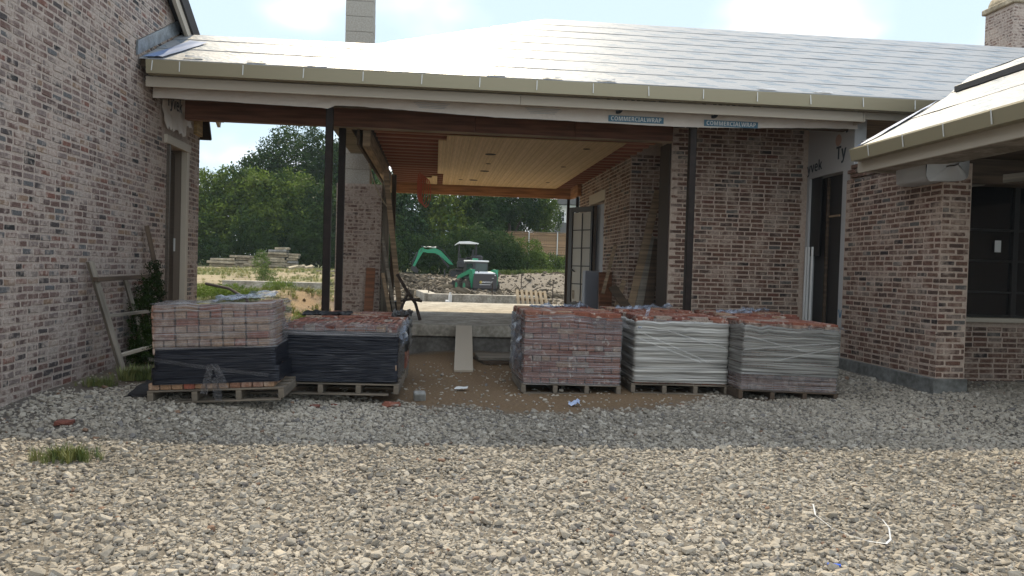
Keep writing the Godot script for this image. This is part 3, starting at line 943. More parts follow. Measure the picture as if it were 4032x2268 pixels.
	lay("mid", wall, Vector3(3.8, 0, -12.6), Vector3.RIGHT, Vector3.BACK, 2.25, 3.95, func(_u: float, v: float): return v > 0.0, "brown", 0.02, true, false)
	var wb2 := MB.new()
	wb2.box(Vector3(3.80, 2.0, -15.2), Vector3(0.594, 3.6, 2.194))
	wb2.box(Vector3(5.2, 2.0, -14.3), Vector3(2.2, 3.6, 0.394))
	wb2.box(Vector3(3.80, 2.0, -18.5), Vector3(0.594, 3.6, 1.394))
	wb2.box(Vector3(3.80, 3.4, -17.05), Vector3(0.594, 0.8, 1.506))
	var wall2 := pmb("room_wall", wb2, M.mortar_brown, t)
	lay("mid", wall2, Vector3(3.5, 0, -19.2), Vector3(0, 0, 1), Vector3(-1, 0, 0), 5.1, 3.72, func(u: float, v: float):
		var zz: float = -19.2 + u
		return v > 0.5 and not (v < 3.22 and zz < -16.3 and zz > -17.8), "brown", 0.02)
	lay("mid", wall2, Vector3(3.5, 0, -14.1), Vector3.RIGHT, Vector3.BACK, 1.2, 3.72, func(_u: float, v: float): return v > 0.5, "brown", 0.02)
	build_bricks("mid")
	bx("lintel", Vector3(3.53, 3.11, -17.05), Vector3(0.09, 0.22, 1.7), M.trim_pale, t)
	bx("window_frame", Vector3(3.68, 1.75, -17.05), Vector3(0.06, 2.5, 1.49), M.cabinet, t)
	bx("jamb_board", Vector3(3.785, 1.9, -12.91), Vector3(0.02, 3.5, 0.57), M.dark_board, t)
	bx("edge_paper", Vector3(3.86, 1.9, -12.612), Vector3(0.12, 3.6, 0.02), M.mortar_brown, t)
	# floor and its step
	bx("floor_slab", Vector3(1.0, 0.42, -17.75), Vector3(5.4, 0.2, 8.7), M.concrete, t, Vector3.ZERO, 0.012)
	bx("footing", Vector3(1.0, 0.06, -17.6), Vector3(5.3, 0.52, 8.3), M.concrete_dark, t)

func fireplace() -> void:
	var t := thing("chimney", "grey block chimney on a pale brick pier behind the left steel posts", "chimney")
	var b := MB.new()
	b.box(Vector3(-1.48, 1.62, -15.85), Vector3(0.86, 2.86, 0.887))
	var pier := pmb("brick_pier", b, M.mortar_washed, t)
	lay("fire", pier, Vector3(-1.91, 0, -15.4), Vector3.RIGHT, Vector3.BACK, 0.86, 3.08, func(_u: float, v: float): return v > 0.2, "pale", 0.02)
	lay("fire", pier, Vector3(-1.05, 0, -15.4), Vector3(0, 0, -1), Vector3.RIGHT, 0.9, 3.08, func(_u: float, v: float): return v > 0.2, "pale", 0.02, false, false, 1)
	build_bricks("fire")
	var y := 3.052
	var k := 0
	while y < 7.3:
		var h := 0.295
		bx("concrete_block", Vector3(-1.575 + rng.randf_range(-0.006, 0.006), y + h / 2.0, -15.85), Vector3(0.53, h - 0.004, 0.5), M.block, t, Vector3(0, rng.randf_range(-0.01, 0.01), 0), 0.006)
		y += h
		k += 1
	var c := thing("chimney", "brick chimney with rounded stone cap rising past the right end of the white roof", "chimney", Vector3(14.2, 6.15, -17.8))
	b = MB.new()
	b.box(Vector3(0, 0.9, -0.5), Vector3(1.1, 2.4, 0.994))
	var st := pmb("stack", b, M.mortar_washed, c)
	for nm in [[Vector3(-0.55, 0, 0.0), Vector3.RIGHT, Vector3.BACK, 1.1], [Vector3(-0.553, 0, -1.0), Vector3(0, 0, 1), Vector3(-1, 0, 0), 1.0]]:
		var at: Vector3 = nm[0]
		for r in 24:
			var u := 0.0 if r % 2 == 0 else -0.106
			while u < nm[3] - 0.05:
				var a := maxf(u, 0.0)
				var e := minf(u + 0.2125, nm[3])
				if e - a > 0.06:
					put("brick", meshes_brick[rng.randi() % 5], tone.pale.mats[pick_tone("pale")], st, Transform3D(Basis(nm[1], Vector3.UP, nm[2]) * Basis.from_scale(Vector3((e - a - 0.014) / 0.198, 1, 1)), at + nm[1] * ((a + e) / 2.0) + Vector3.UP * (0.33 + r * 0.0712)))
				u += 0.2125
	bx("cap", Vector3(0, 2.14, -0.5), Vector3(1.24, 0.14, 1.14), M.limestone, c, Vector3.ZERO, 0.02)
	var dome := MB.new()
	var arch := PackedVector2Array()
	for i in 13:
		var a := PI * i / 12.0
		arch.append(Vector2(cos(a) * 0.5, sin(a) * 0.45))
	for i in 13:
		var a := PI - PI * i / 12.0
		arch.append(Vector2(cos(a) * 0.36, sin(a) * 0.31))
	dome.prism(arch, Vector3(0.0, 2.21, 0), Vector3.RIGHT, Vector3.UP, Vector3.BACK, 0.0, -1.0)
	pmb("hood", dome, M.limestone, c)

func wing_y(x: float) -> float:
	return 3.14 + 0.586 * (x - 5.3)

func right_wing() -> void:
	var t := thing("brick_wing", "low brick wing with white membrane roof along the right side of the court", "house")
	var b := MB.new()
	b.box(Vector3(6.236, 1.62, -10.08), Vector3(0.364, 2.62, 2.254))
	b.box(Vector3(6.30, 3.05, -10.4), Vector3(0.4, 0.26, 1.6))
	var wall := pmb("brick_wall", b, M.mortar_brown, t)
	lay("wing", wall, Vector3(RX, 0, -11.2), Vector3(0, 0, 1), Vector3(-1, 0, 0), 2.25, 3.2, func(u: float, v: float):
		return v > 0.3 and not (u > 1.55 and v > 2.76) and not (u > 1.2 and v > 3.0), "brown", 0.33, true, false)
	lay("wing", wall, Vector3(RX - 0.004, 0, -8.95), Vector3.RIGHT, Vector3.BACK, 0.37, 2.76, func(_u: float, v: float): return v > 0.3, "brown", 0.33, false, false, 1)
	var sill := MB.new()
	sill.box(Vector3(9.0, 0.48, -10.1), Vector3(5.2, 1.0, 0.2))
	var low := pmb("sill_wall", sill, M.mortar_brown, t)
	lay("wing", low, Vector3(6.42, 0, -9.992), Vector3.RIGHT, Vector3.BACK, 3.4, 0.97, func(_u: float, v: float): return v > 0.05, "brown", 0.05)
	build_bricks("wing")
	bx("window_sill", Vector3(8.1, 1.0, -9.99), Vector3(3.4, 0.06, 0.26), M.trim_pale, t)
	bx("footing", Vector3(6.23, 0.05, -10.05), Vector3(0.44, 0.55, 2.27), M.concrete_blue, t, Vector3.ZERO, 0.01)
	# steel window under the porch
	var w := bx("window", Vector3(8.6, 2.0, -10.12), Vector3(4.3, 1.94, 0.012), M.glass_dark, t, Vector3.ZERO, 0.0)
	for x in [-2.14, -1.42, -0.7, 0.02, 0.74]:
		bx("window_frame", Vector3(x, 0, 0.02), Vector3(0.075, 1.94, 0.06), M.dark_metal, w)
	for y in [-0.95, -0.63, -0.2, 0.22, 0.93]:
		bx("glazing_bar", Vector3(0, y, 0.024), Vector3(4.3, 0.03, 0.04), M.dark_metal, w)
	bx("notice", Vector3(-0.95, 0.0, 0.03), Vector3(0.09, 0.16, 0.004), M.paper, w, Vector3.ZERO, 0.0)
	bx("blackout_wall", Vector3(9.0, 1.6, -11.4), Vector3(5.4, 3.6, 0.1), M.interior_dark, t)  # near-black wall set close behind the glass in place of room shade
	bx("porch_ceiling", Vector3(8.6, 3.04, -7.5), Vector3(4.4, 0.04, 6.6), M.lumber_dark, t)
	bx("porch_header", Vector3(8.2, 2.86, -9.2), Vector3(3.7, 0.3, 0.3), M.lumber_dark, t)
	lumber("porch_brace", Vector3(6.6, 2.74, -9.3), Vector3(8.6, 2.98, -8.2), 0.16, 0.1, M.lumber_grey, t)
	bx("porch_panel", Vector3(7.5, 2.88, -9.03), Vector3(0.62, 0.22, 0.02), M.lumber, t)
	var far := MB.new()
	far.box(Vector3(10.9, 1.6, -6.6), Vector3(0.2, 3.3, 7.0))
	pmb("end_wall", far, M.mortar_brown, t)
	# wrapped end of the porch header on the pier
	var crump := noise(1.0, 3, 12)
	put("wrapped_beam_end", grid(10, 25, func(i: int, j: int):
		var a := TAU * j / 24.0
		var cx := signf(cos(a)) * pow(absf(cos(a)), 0.35)
		var cy := signf(sin(a)) * pow(absf(sin(a)), 0.35)
		var zz := -8.72 - i * 0.09
		var k := 1.0 if i > 0 else 0.05
		var nz := 0.016 * crump.get_noise_3d(cx * 3.0, cy * 3.0, i * 0.8)
		return Vector3(6.0 + cx * 0.2 * k + nz, 2.86 + cy * 0.17 * k + nz, zz + 0.1 * cx * (1.0 if i < 2 else 0.0)), null, null, true), M.wrap_grey, t)
	# paper-covered sheathing, door opening
	var sh := MB.new()
	sh.prism(PackedVector2Array([Vector2(11.15, -0.2), Vector2(11.45, -0.2), Vector2(11.45, 3.13), Vector2(12.52, 3.13), Vector2(12.52, -0.2), Vector2(12.6, -0.2), Vector2(12.6, 4.2), Vector2(11.15, 3.9)]), Vector3.ZERO, Vector3(0, 0, -1), Vector3.UP, Vector3(1, 0, 0), 6.12, 6.3)
	var paper := pmb("building_paper", sh, M.wrap_grey, t)
	var L := Basis(Vector3(0, 0, 1), Vector3.UP, Vector3(-1, 0, 0))
	text("lettering", "Tyvek", 0.16, M.ink, paper, Transform3D(L * Basis(Vector3(0, 0, 1), 0.06), Vector3(6.116, 3.3, -12.42)))
	text("lettering", "Ty", 0.2, M.ink, paper, Transform3D(L, Vector3(6.116, 3.42, -11.52)))
	text("lettering", "vek", 0.16, M.ink_blue, paper, Transform3D(L, Vector3(6.116, 0.98, -11.24)))
	text("lettering", "ye", 0.16, M.ink, paper, Transform3D(L, Vector3(6.116, 3.83, -11.28)))
	var ring := MB.new()
	ring.disc(Vector3(6.119, 3.62, -11.62), Vector3(1, 0, 0), 0.09, 0.004, 20)
	pmb("printed_seal", ring, M.ink_red, paper)
	bx("door", Vector3(6.27, 1.5, -11.98), Vector3(0.05, 3.24, 1.06), M.black_paint, t)  # black panel put in place of the shade inside the open doorway
	bx("door_stile", Vector3(6.22, 1.5, -12.06), Vector3(0.04, 3.2, 0.05), M.lumber_dark, t)
	bx("black_paper", Vector3(6.17, 2.5, -12.36), Vector3(0.02, 1.3, 0.34), M.black_tarp, t)
	for z in [-12.30, -12.42, -12.51]:
		bx("trim_strip", Vector3(6.10, 1.15, z), Vector3(0.03, 1.7, 0.03), M.white, t, Vector3(0.01, 0, 0))
	bx("lath", Vector3(6.05, 2.45, -11.52), Vector3(0.02, 0.03, 0.32), M.lumber, t)
	# roof sheet over the wing, in courses along the eave
	var wv := noise(0.4, 3, 27)
	var dk := MB.new()
	for q in [[Vector3(5.34, 0, -2.5), Vector3(5.34, 0, -9.72), Vector3(6.6, 0, -9.8)], [Vector3(5.34, 0, -2.5), Vector3(6.6, 0, -9.8), Vector3(7.5, 0, -10.6)], [Vector3(5.34, 0, -2.5), Vector3(7.5, 0, -10.6), Vector3(7.5, 0, -2.5)], [Vector3(7.5, 0, -10.6), Vector3(9.7, 0, -11.0), Vector3(7.5, 0, -2.5)], [Vector3(9.7, 0, -11.0), Vector3(9.7, 0, -2.5), Vector3(7.5, 0, -2.5)]]:
		var p := []
		for v in q:
			p.append(Vector3(v.x, wing_y(7.5 - absf(v.x - 7.5)) - 0.03, v.z))
		dk.tri(p[0], p[1], p[2])
		for i in 3:
			p[i] -= Vector3(0, 0.1, 0)
		dk.tri(p[0], p[2], p[1])
	pmb("roof_deck", dk, M.lumber_dark, t)
	var x0 := 5.3
	for k in 6:
		var x1 := x0 + 0.7335
		put("roof_membrane", grid(5, 70, func(i: int, j: int):
			var x := lerpf(x0, x1 + (0.03 if k < 2 else 0.0), i / 4.0)
			var zf := -9.70 - (x - 5.3) * 0.07 if x < 6.6 else (-9.79 - (x - 6.6) * 0.9 if x < 7.5 else -10.6 - (x - 7.5) * 0.2)
			var z := lerpf(zf, -2.4, pow(j / 69.0, 0.9))
			return Vector3(x, wing_y(7.5 - absf(x - 7.5)) + 0.009 * (1.0 - i / 4.0) + 0.012 * wv.get_noise_3d(x * 6.0, z * 3.0, k), z), func(i: int, j: int):
				var x := lerpf(x0, x1, i / 4.0)
				return Vector2(lerpf(-9.72, -2.4, pow(j / 69.0, 0.9)) / 1.5, 1.0 - i / 4.0)), M.membrane, t)
		x0 = x1
	lumber("dark_roof_strip", Vector3(6.72, wing_y(6.72) + 0.04, -9.75), Vector3(6.72, wing_y(6.72) + 0.04, -2.6), 0.07, 0.08, M.dark_metal, t)  # dark box strip along the roof, parallel to the eave
	put("loose_sheet", grid(4, 8, func(i: int, j: int): return Vector3(5.33 + i * 0.09 + j * 0.12, wing_y(5.33 + i * 0.09 + j * 0.12) + 0.03 + 0.02 * wv.get_noise_2d(i * 4.0, j * 4.0), -9.72 - j * 0.02 + i * 0.05)), M.membrane_blue, t)
	var g := MB.new()
	g.prism(PackedVector2Array([Vector2(5.29, 3.16), Vector2(5.275, 3.17), Vector2(5.268, 3.15), Vector2(5.30, 3.01), Vector2(5.42, 3.01), Vector2(5.42, 3.15), Vector2(5.41, 3.15), Vector2(5.41, 3.022), Vector2(5.31, 3.022)]), Vector3.ZERO, Vector3.RIGHT, Vector3.UP, Vector3.BACK, -9.72, -2.5)
	var gut := pmb("gutter", g, M.gutter, t)
	for k in 10:
		bx("gutter_strap", Vector3(5.272, 3.09, -9.28 + 0.72 * k), Vector3(0.006, 0.14, 0.016), M.strap, gut, Vector3(0.1, 0, 0.2), 0.001)
	lumber("fascia_board", Vector3(5.45, 2.95, -9.78), Vector3(5.45, 2.95, -2.5), 0.04, 0.16, M.fascia, t)
	bx("soffit", Vector3(5.76, 2.9, -6.1), Vector3(0.6, 0.02, 7.2), M.soffit, t)
	bx("soffit_end", Vector3(5.75, 2.97, -9.8), Vector3(0.62, 0.16, 0.03), M.fascia, t)
	bx("valley_board", Vector3(6.75, 3.62, -10.9), Vector3(1.3, 0.3, 0.05), M.wrap_grey, t, Vector3(0, 0, 0.42))

# ---------------------------------------------------------------- pallets of brick
func wood_base(t: Node3D, w: float, d: float, wood: Material) -> void:
	for k in 4:
		bx("stringer", Vector3(lerpf(-w / 2.0 + 0.03, w / 2.0 - 0.03, k / 3.0), 0.066, 0), Vector3(0.055, 0.092, d), wood, t, Vector3(0, rng.randf_range(-0.01, 0.01), 0))
	for k in 5:
		lumber("deck_board", Vector3(-w / 2.0, 0.122, lerpf(-d / 2.0 + 0.05, d / 2.0 - 0.045, k / 4.0)), Vector3(w / 2.0, 0.122 + rng.randf_range(-0.004, 0.004), lerpf(-d / 2.0 + 0.05, d / 2.0 - 0.045, k / 4.0)), 0.1, 0.018, wood, t)
	for k in 3:
		lumber("bottom_board", Vector3(-w / 2.0 + 0.02, 0.011, lerpf(-d / 2.0 + 0.05, d / 2.0 - 0.04, k / 2.0)), Vector3(w / 2.0 - 0.12 * rng.randf(), 0.011, lerpf(-d / 2.0 + 0.05, d / 2.0 - 0.04, k / 2.0)), 0.1, 0.018, wood, t)

func stack_brick(sd: int, cored := false) -> ArrayMesh:
	var key := "stack %d %s" % [sd, cored]
	if cache.has(key):
		return cache[key]
	var r := RandomNumberGenerator.new()
	r.seed = sd
	var mb := MB.new()
	mb.use_c = true
	mb.box(Vector3.ZERO, Vector3(0.2, 0.064, 0.098), Basis.IDENTITY, 0.007)
	var moved := {}
	for i in mb.v.size():
		var q := mb.v[i].snapped(Vector3.ONE * 0.001)
		if not moved.has(q):
			moved[q] = Vector3(r.randf_range(-0.0035, 0.0035), r.randf_range(-0.0025, 0.0025), r.randf_range(-0.0035, 0.0035))
		mb.v[i] += moved[q]
	if cored:
		mb.tint = Color(0.12, 0.1, 0.09)  # dark discs laid on the brick stand in for the shaded core holes
		for k in 3:
			var c := Vector3(-0.06 + 0.06 * k, 0.0345, 0)
			for j in 8:
				mb.tri_out(c, c + Vector3(cos(TAU * j / 8.0), 0, sin(TAU * j / 8.0)) * 0.016, c + Vector3(cos(TAU * (j + 1) / 8.0), 0, sin(TAU * (j + 1) / 8.0)) * 0.016, c - Vector3(0, 0.1, 0))
	cache[key] = mb.mesh()
	return cache[key]

func one_brick(t: Node3D, p: Vector3, end_on: bool, style: String, cored := false, sx := 1.0) -> void:
	var b := Basis(Vector3.UP, (PI / 2.0 if end_on else 0.0) + rng.randf_range(-0.03, 0.03)) * Basis(Vector3(1, 0, 0), PI if rng.randf() < 0.5 and not cored else 0.0) * Basis.from_scale(Vector3(sx, 1, 1))
	put("brick", stack_brick(rng.randi() % 4, cored), tone[style].mats[pick_tone(style)], t, Transform3D(b, p))

func bricks_round(t: Node3D, w: float, d: float, rows: Array, rh: float, y0: float, style: String, sides: Array, core_top: int) -> void:
	# the outer bricks of the rows given, round a filled core
	bx("inner_stack", Vector3(0, y0 + rh * core_top / 2.0, 0), Vector3(w - 0.19, rh * core_top, d - 0.19), tone[style].mats[0], t)
	for k in rows:
		var y: float = y0 + (k + 0.5) * rh
		var end_on: bool = k % 2 == 0
		var nx := int(round(w / (0.104 if end_on else 0.208)))
		for i in nx:
			one_brick(t, Vector3(-w / 2.0 + (i + 0.5) * w / nx, y + rng.randf_range(-0.002, 0.002), d / 2.0 - (0.1 if end_on else 0.05) + rng.randf_range(-0.007, 0.006)), end_on, style)
		var nz := int(round((d - 0.2) / (0.208 if end_on else 0.104)))
		for sd in sides:
			for i in nz:
				one_brick(t, Vector3(sd * (w / 2.0 - (0.05 if end_on else 0.1)), y, d / 2.0 - (0.2 if end_on else 0.1) - (i + 0.5) * (d - 0.2) / nz), end_on, style)

func top_layer(t: Node3D, w: float, d: float, y: float, style: String, cored: bool, along := false) -> void:
	var nx := int(round(w / (0.208 if along else 0.104)))
	var nz := int(round(d / (0.104 if along else 0.208)))
	for i in nx:
		for j in nz:
			if rng.randf() < 0.04:
				continue
			one_brick(t, Vector3(-w / 2.0 + (i + 0.5) * w / nx + rng.randf_range(-0.006, 0.006), y + rng.randf_range(-0.007, 0.009), -d / 2.0 + (j + 0.5) * d / nz + rng.randf_range(-0.008, 0.008)), not along, style, cored)

func film(called: String, t: Node3D, w: float, d: float, y0: float, y1: float, sd: int, amp: float, m: Material, ragged := 0.0, corr := 0.0, period := 0.13) -> MeshInstance3D:
	# stretch film wound round a load: creased along its turns, drawn in at the gaps between courses
	var nz := noise(1.0, 3, sd)
	var rows := maxi(4, int((y1 - y0) / 0.022))
	var cols := 129
	var hw := w / 2.0 + 0.012
	var hd := d / 2.0 + 0.012
	var rad := 0.05
	var per := []
	for j in cols:
		var a := TAU * float(j) / (cols - 1)
		# even steps round a rounded rectangle
		var s := float(j) / (cols - 1) * 4.0
		var side := int(s) % 4
		var f := s - int(s)
		var p: Vector2
		match side:
			0: p = Vector2(lerpf(-hw, hw, f), hd)
			1: p = Vector2(hw, lerpf(hd, -hd, f))
			2: p = Vector2(lerpf(hw, -hw, f), -hd)
			_: p = Vector2(-hw, lerpf(-hd, hd, f))
		var inner := Vector2(clampf(p.x, -hw + rad, hw - rad), clampf(p.y, -hd + rad, hd - rad))
		if p != inner:
			p = inner + (p - inner).normalized() * rad
		per.append([p, (p - inner).normalized() if p != inner else Vector2(cos(a), sin(a))])
	return put(called, grid(rows, cols, func(i: int, j: int):
		var f := float(i) / (rows - 1)
		var q: Array = per[j]
		var y := lerpf(y0, y1, f)
		var p: Vector2 = q[0]
		if ragged > 0.0:
			y += ragged * nz.get_noise_2d(p.x * 2.2, p.y * 2.2 + 40.0) * smoothstep(0.55, 1.0, f)
		var n := amp * nz.get_noise_3d(p.x * 0.8, y * 22.0, p.y * 0.8) + amp * 0.5 * nz.get_noise_3d(p.x * 3.0, y * 46.0, p.y * 3.0)
		n += corr * absf(sin(PI * (y + 0.02 * nz.get_noise_2d(p.x, p.y)) / period)) - corr * 0.5
		if f > 0.97 and ragged > 0.0:
			n -= 0.03
		var r: Vector2 = p + (q[1] as Vector2) * n
		return Vector3(r.x, y, r.y), func(i: int, j: int): return Vector2(float(j) / (cols - 1) * 4.0, lerpf(y0, y1, float(i) / (rows - 1))), null, true), m, t)

func sheet(called: String, t: Node3D, a: Vector3, u: Vector3, v: Vector3, sd: int, amp: float, m: Material, nu := 22, nv := 14) -> MeshInstance3D:
	var nz := noise(1.0, 4, sd)
	var n := u.cross(v).normalized()
	return put(called, grid(nv, nu, func(i: int, j: int):
		var f := float(j) / (nu - 1)
		var g := float(i) / (nv - 1)
		var edge := nz.get_noise_2d(f * 5.0 + 9.0, g * 5.0) * 0.12
		return a + u * (f + edge * 0.5 * (1.0 if g > 0.1 else 0.3)) + v * (g + edge) + n * amp * (nz.get_noise_3d(f * 3.0, g * 3.0, 3.0) + 0.6 * absf(nz.get_noise_3d(f * 8.0, g * 6.0, 7.0)))), m, t)

func pallets() -> void:
	var G := "brick pallets standing in front of the house"
	# 1: far left, tan bricks, black film below and clear film above
	var t := thing("brick_pallet", "leftmost pallet, tan bricks in clear film over black film, a knotted tail hanging down", "pallet", Vector3(-2.04, 0.15, -8.2), G)
	t.rotation = Vector3(0, 0.02, 0.045)
	wood_base(t, 1.26, 1.0, M.pallet_wood)
	var ob := t.get_child_count()
	bricks_round(t, 1.08, 0.98, [5, 6, 7, 8, 9, 10, 11], 0.067, 0.131, "stacked_tan", [1.0], 11)
	bricks_round(t, 1.16, 1.0, [0], 0.067, 0.131, "stacked_tan", [1.0], 1)
	for c in t.get_children().slice(ob):
		c.position.x -= 0.04
	film("black_film", t, 1.16, 1.0, 0.185, 0.34, 3, 0.01, M.black_film)
	film("black_film", t, 1.10, 1.0, 0.33, 0.53, 4, 0.008, M.black_film)
	film("clear_film", t, 1.1, 1.01, 0.515, 0.95, 5, 0.012, M.clear_film, 0.02)
	sheet("top_sheet", t, Vector3(-0.02, 0.955, 0.52), Vector3(0.58, 0.04, -0.1), Vector3(-0.1, 0.03, -0.7), 6, 0.05, M.shiny_film)
	sheet("top_sheet", t, Vector3(-0.58, 0.945, 0.52), Vector3(0.6, 0.0, 0.0), Vector3(0.0, 0.01, -0.5), 16, 0.02, M.clear_film)
	for q in [[Vector3(-0.6, 0.455, 0.53), Vector3(-0.05, 0.355, 0.55)], [Vector3(-0.05, 0.355, 0.55), Vector3(0.5, 0.27, 0.56)]]:
		sheet("film_tie", t, q[0], q[1] - q[0], Vector3(0, -0.035, 0.004), 7, 0.02, M.clear_film, 24, 4)
	for q in [[Vector3(-0.07, 0.37, 0.56), Vector3(-0.06, -0.28, 0.03)], [Vector3(-0.03, 0.37, 0.565), Vector3(0.10, -0.22, 0.04)], [Vector3(-0.04, 0.24, 0.57), Vector3(0.05, -0.22, 0.02)]]:
		sheet("film_tail", t, q[0], Vector3(0.07, 0.0, 0.0), q[1], 9, 0.05, M.clear_film, 8, 16)
	# 2: open top, cored bricks
	t = thing("brick_pallet", "pallet in black film with an open top of orange cored bricks, second from the left", "pallet", Vector3(-0.955, 0.12, -8.95), G)
	t.rotation = Vector3(0.01, -0.03, 0.0)
	wood_base(t, 1.25, 1.05, M.pallet_wood)
	bx("inner_stack", Vector3(0, 0.40, 0), Vector3(1.1, 0.53, 0.95), M.lumber_dark, t)
	bricks_round(t, 1.2, 1.05, [2, 3], 0.068, 0.131, "stacked", [-1.0], 3)
	top_layer(t, 1.18, 1.05, 0.708, "stacked", true)
	film("black_film", t, 1.2, 1.05, 0.145, 0.30, 11, 0.007, M.black_film)
	film("black_film", t, 1.2, 1.05, 0.29, 0.672, 12, 0.007, M.black_film, 0.02)
	film("clear_film", t, 1.21, 1.06, 0.63, 0.73, 13, 0.015, M.clear_film, 0.05)
	sheet("film_rim", t, Vector3(-0.6, 0.72, 0.55), Vector3(1.2, 0.0, 0.0), Vector3(0, 0.05, -0.05), 14, 0.03, M.clear_film, 40, 5)
	sheet("film_rim", t, Vector3(0.615, 0.50, 0.5), Vector3(0.0, 0.0, -1.0), Vector3(0.03, 0.28, 0.0), 15, 0.06, M.shiny_film, 20, 8)
	# 3: behind it, under black tarpaulin
	t = thing("brick_pallet", "brick pallet half covered by black tarpaulin, behind the open orange pallet", "pallet", Vector3(-0.93, 0.12, -10.15), G)
	wood_base(t, 1.25, 1.05, M.pallet_wood)
	bricks_round(t, 1.24, 1.05, [0, 1, 2], 0.068, 0.131, "stacked", [1.0], 8)
	top_layer(t, 1.2, 1.05, 0.722, "stacked", true, true)
	film("black_tarp", t, 1.26, 1.06, 0.34, 0.69, 21, 0.04, M.black_tarp, 0.04)
	sheet("black_tarp", t, Vector3(-0.66, 0.765, 0.5), Vector3(0.6, 0.01, 0.0), Vector3(0, 0.01, -0.22), 22, 0.05, M.black_tarp)
	sheet("black_tarp", t, Vector3(0.42, 0.765, 0.5), Vector3(0.24, 0.0, 0.0), Vector3(0, 0.01, -0.9), 23, 0.06, M.black_tarp)
	# 4: red bricks behind clear film
	t = thing("brick_pallet", "pallet of red bricks in clear film, the first to the right of the plank", "pallet", Vector3(1.66, 0.01, -9.85), G)
	t.rotation = Vector3(0, 0.01, -0.01)
	wood_base(t, 1.21, 1.12, M.pallet_wood)
	bricks_round(t, 1.18, 1.1, range(0, 12), 0.0665, 0.131, "stacked", [-1.0], 11)
	top_layer(t, 1.16, 1.08, 0.131 + 12.4 * 0.0665, "stacked", false, true)
	film("clear_film", t, 1.19, 1.12, 0.12, 0.945, 31, 0.02, M.clear_film, 0.03)
	sheet("film_side", t, Vector3(-0.62, 0.25, -0.5), Vector3(0, 0, 1.0), Vector3(-0.02, 0.66, 0), 32, 0.07, M.shiny_film, 16, 16)
	sheet("film_rim", t, Vector3(-0.6, 0.93, 0.56), Vector3(1.2, 0.0, 0.0), Vector3(0, 0.015, -0.3), 33, 0.05, M.clear_film, 30, 8)
	sheet("film_flap", t, Vector3(0.2, 0.93, 0.575), Vector3(0.42, 0.02, 0.0), Vector3(0.03, -0.12, 0.03), 34, 0.06, M.clear_film, 16, 8)
	# 5: wound tightly in grey film
	t = thing("brick_pallet", "pallet wound in pale creased grey film, a knot tied at its top left corner", "pallet", Vector3(3.06, 0.01, -9.95), G)
	t.rotation = Vector3(0, -0.04, -0.004)
	wood_base(t, 1.22, 1.1, M.pallet_wood)
	bricks_round(t, 1.15, 1.08, [0, 10, 11], 0.0665, 0.131, "stacked", [], 11)
	top_layer(t, 1.14, 1.06, 0.131 + 11.9 * 0.0665, "stacked", false, true)
	film("grey_film", t, 1.16, 1.1, 0.15, 0.90, 41, 0.004, M.grey_film, 0.03, 0.016, 0.118)
	sheet("film_rim", t, Vector3(-0.5, 0.90, 0.56), Vector3(1.05, 0.0, 0.0), Vector3(0, 0.02, -0.14), 42, 0.04, M.clear_film, 30, 6)
	for q in [[Vector3(-0.47, 0.93, 0.5), Vector3(0.03, 0.12, 0.0)], [Vector3(-0.5, 0.93, 0.52), Vector3(-0.06, -0.12, 0.05)]]:
		sheet("film_tie", t, q[0], Vector3(0.045, 0, 0), q[1], 43, 0.04, M.shiny_film, 8, 10)
	for q in [[Vector3(-0.55, 0.78, 0.575), Vector3(0.9, -0.36, 0.02)], [Vector3(-0.2, 0.80, 0.58), Vector3(0.75, -0.2, 0.01)], [Vector3(-0.56, 0.7, 0.575), Vector3(0.8, -0.28, 0.02)]]:
		sheet("film_strand", t, q[0] + Vector3(0, 0, 0.012), q[1], Vector3(0, -0.014, 0.006), 44, 0.010, M.strand, 20, 3)
	# 6: rightmost
	t = thing("brick_pallet", "rightmost pallet in smudged grey film, bricks showing along its foot, beside the brick corner", "pallet", Vector3(4.24, 0.0, -9.55), G)
	t.rotation = Vector3(0, 0.02, -0.03)
	wood_base(t, 1.26, 1.05, M.lumber_dark)
	bricks_round(t, 1.2, 1.03, range(0, 12), 0.0665, 0.131, "brown_stack", [-1.0], 11)
	top_layer(t, 1.18, 1.0, 0.131 + 11.9 * 0.0665, "stacked", false, true)
	film("clear_film", t, 1.21, 1.05, 0.13, 0.36, 51, 0.02, M.clear_film)
	film("grey_film", t, 1.22, 1.06, 0.32, 0.90, 52, 0.006, M.grey_film_thin, 0.04)
	sheet("film_rim", t, Vector3(0.1, 0.89, 0.55), Vector3(0.58, 0.0, 0.0), Vector3(0.02, 0.03, -0.3), 53, 0.06, M.clear_film, 20, 8)
	for q in [[Vector3(-0.6, 0.62, 0.55), Vector3(1.15, 0.13, 0.0)], [Vector3(-0.6, 0.78, 0.55), Vector3(0.8, -0.16, 0.0)], [Vector3(-0.2, 0.5, 0.55), Vector3(0.78, 0.2, 0.0)]]:
		sheet("film_strand", t, q[0] + Vector3(0, 0, 0.006), q[1], Vector3(0, -0.012, 0.004), 45, 0.010, M.strand, 20, 3)
	# the row behind
	for q in [[Vector3(1.74, 0.02, -11.1), "pallet of red bricks standing behind the first right-hand pallet, its flat top showing", 61], [Vector3(3.05, 0.03, -11.2), "pallet of red bricks behind the creased grey pallet, scraps of film on top", 62], [Vector3(4.4, 0.03, -10.85), "pallet of red bricks behind the rightmost pallet, by the dark doorway", 63]]:
		t = thing("brick_pallet", q[1], "pallet", q[0], G)
		wood_base(t, 1.2, 1.05, M.pallet_wood)
		bricks_round(t, 1.16, 1.04, [9, 10, 11], 0.0665, 0.131, "stacked", [-1.0], 11)
		top_layer(t, 1.14, 1.0, 0.131 + 11.8 * 0.0665, "stacked", false, true)
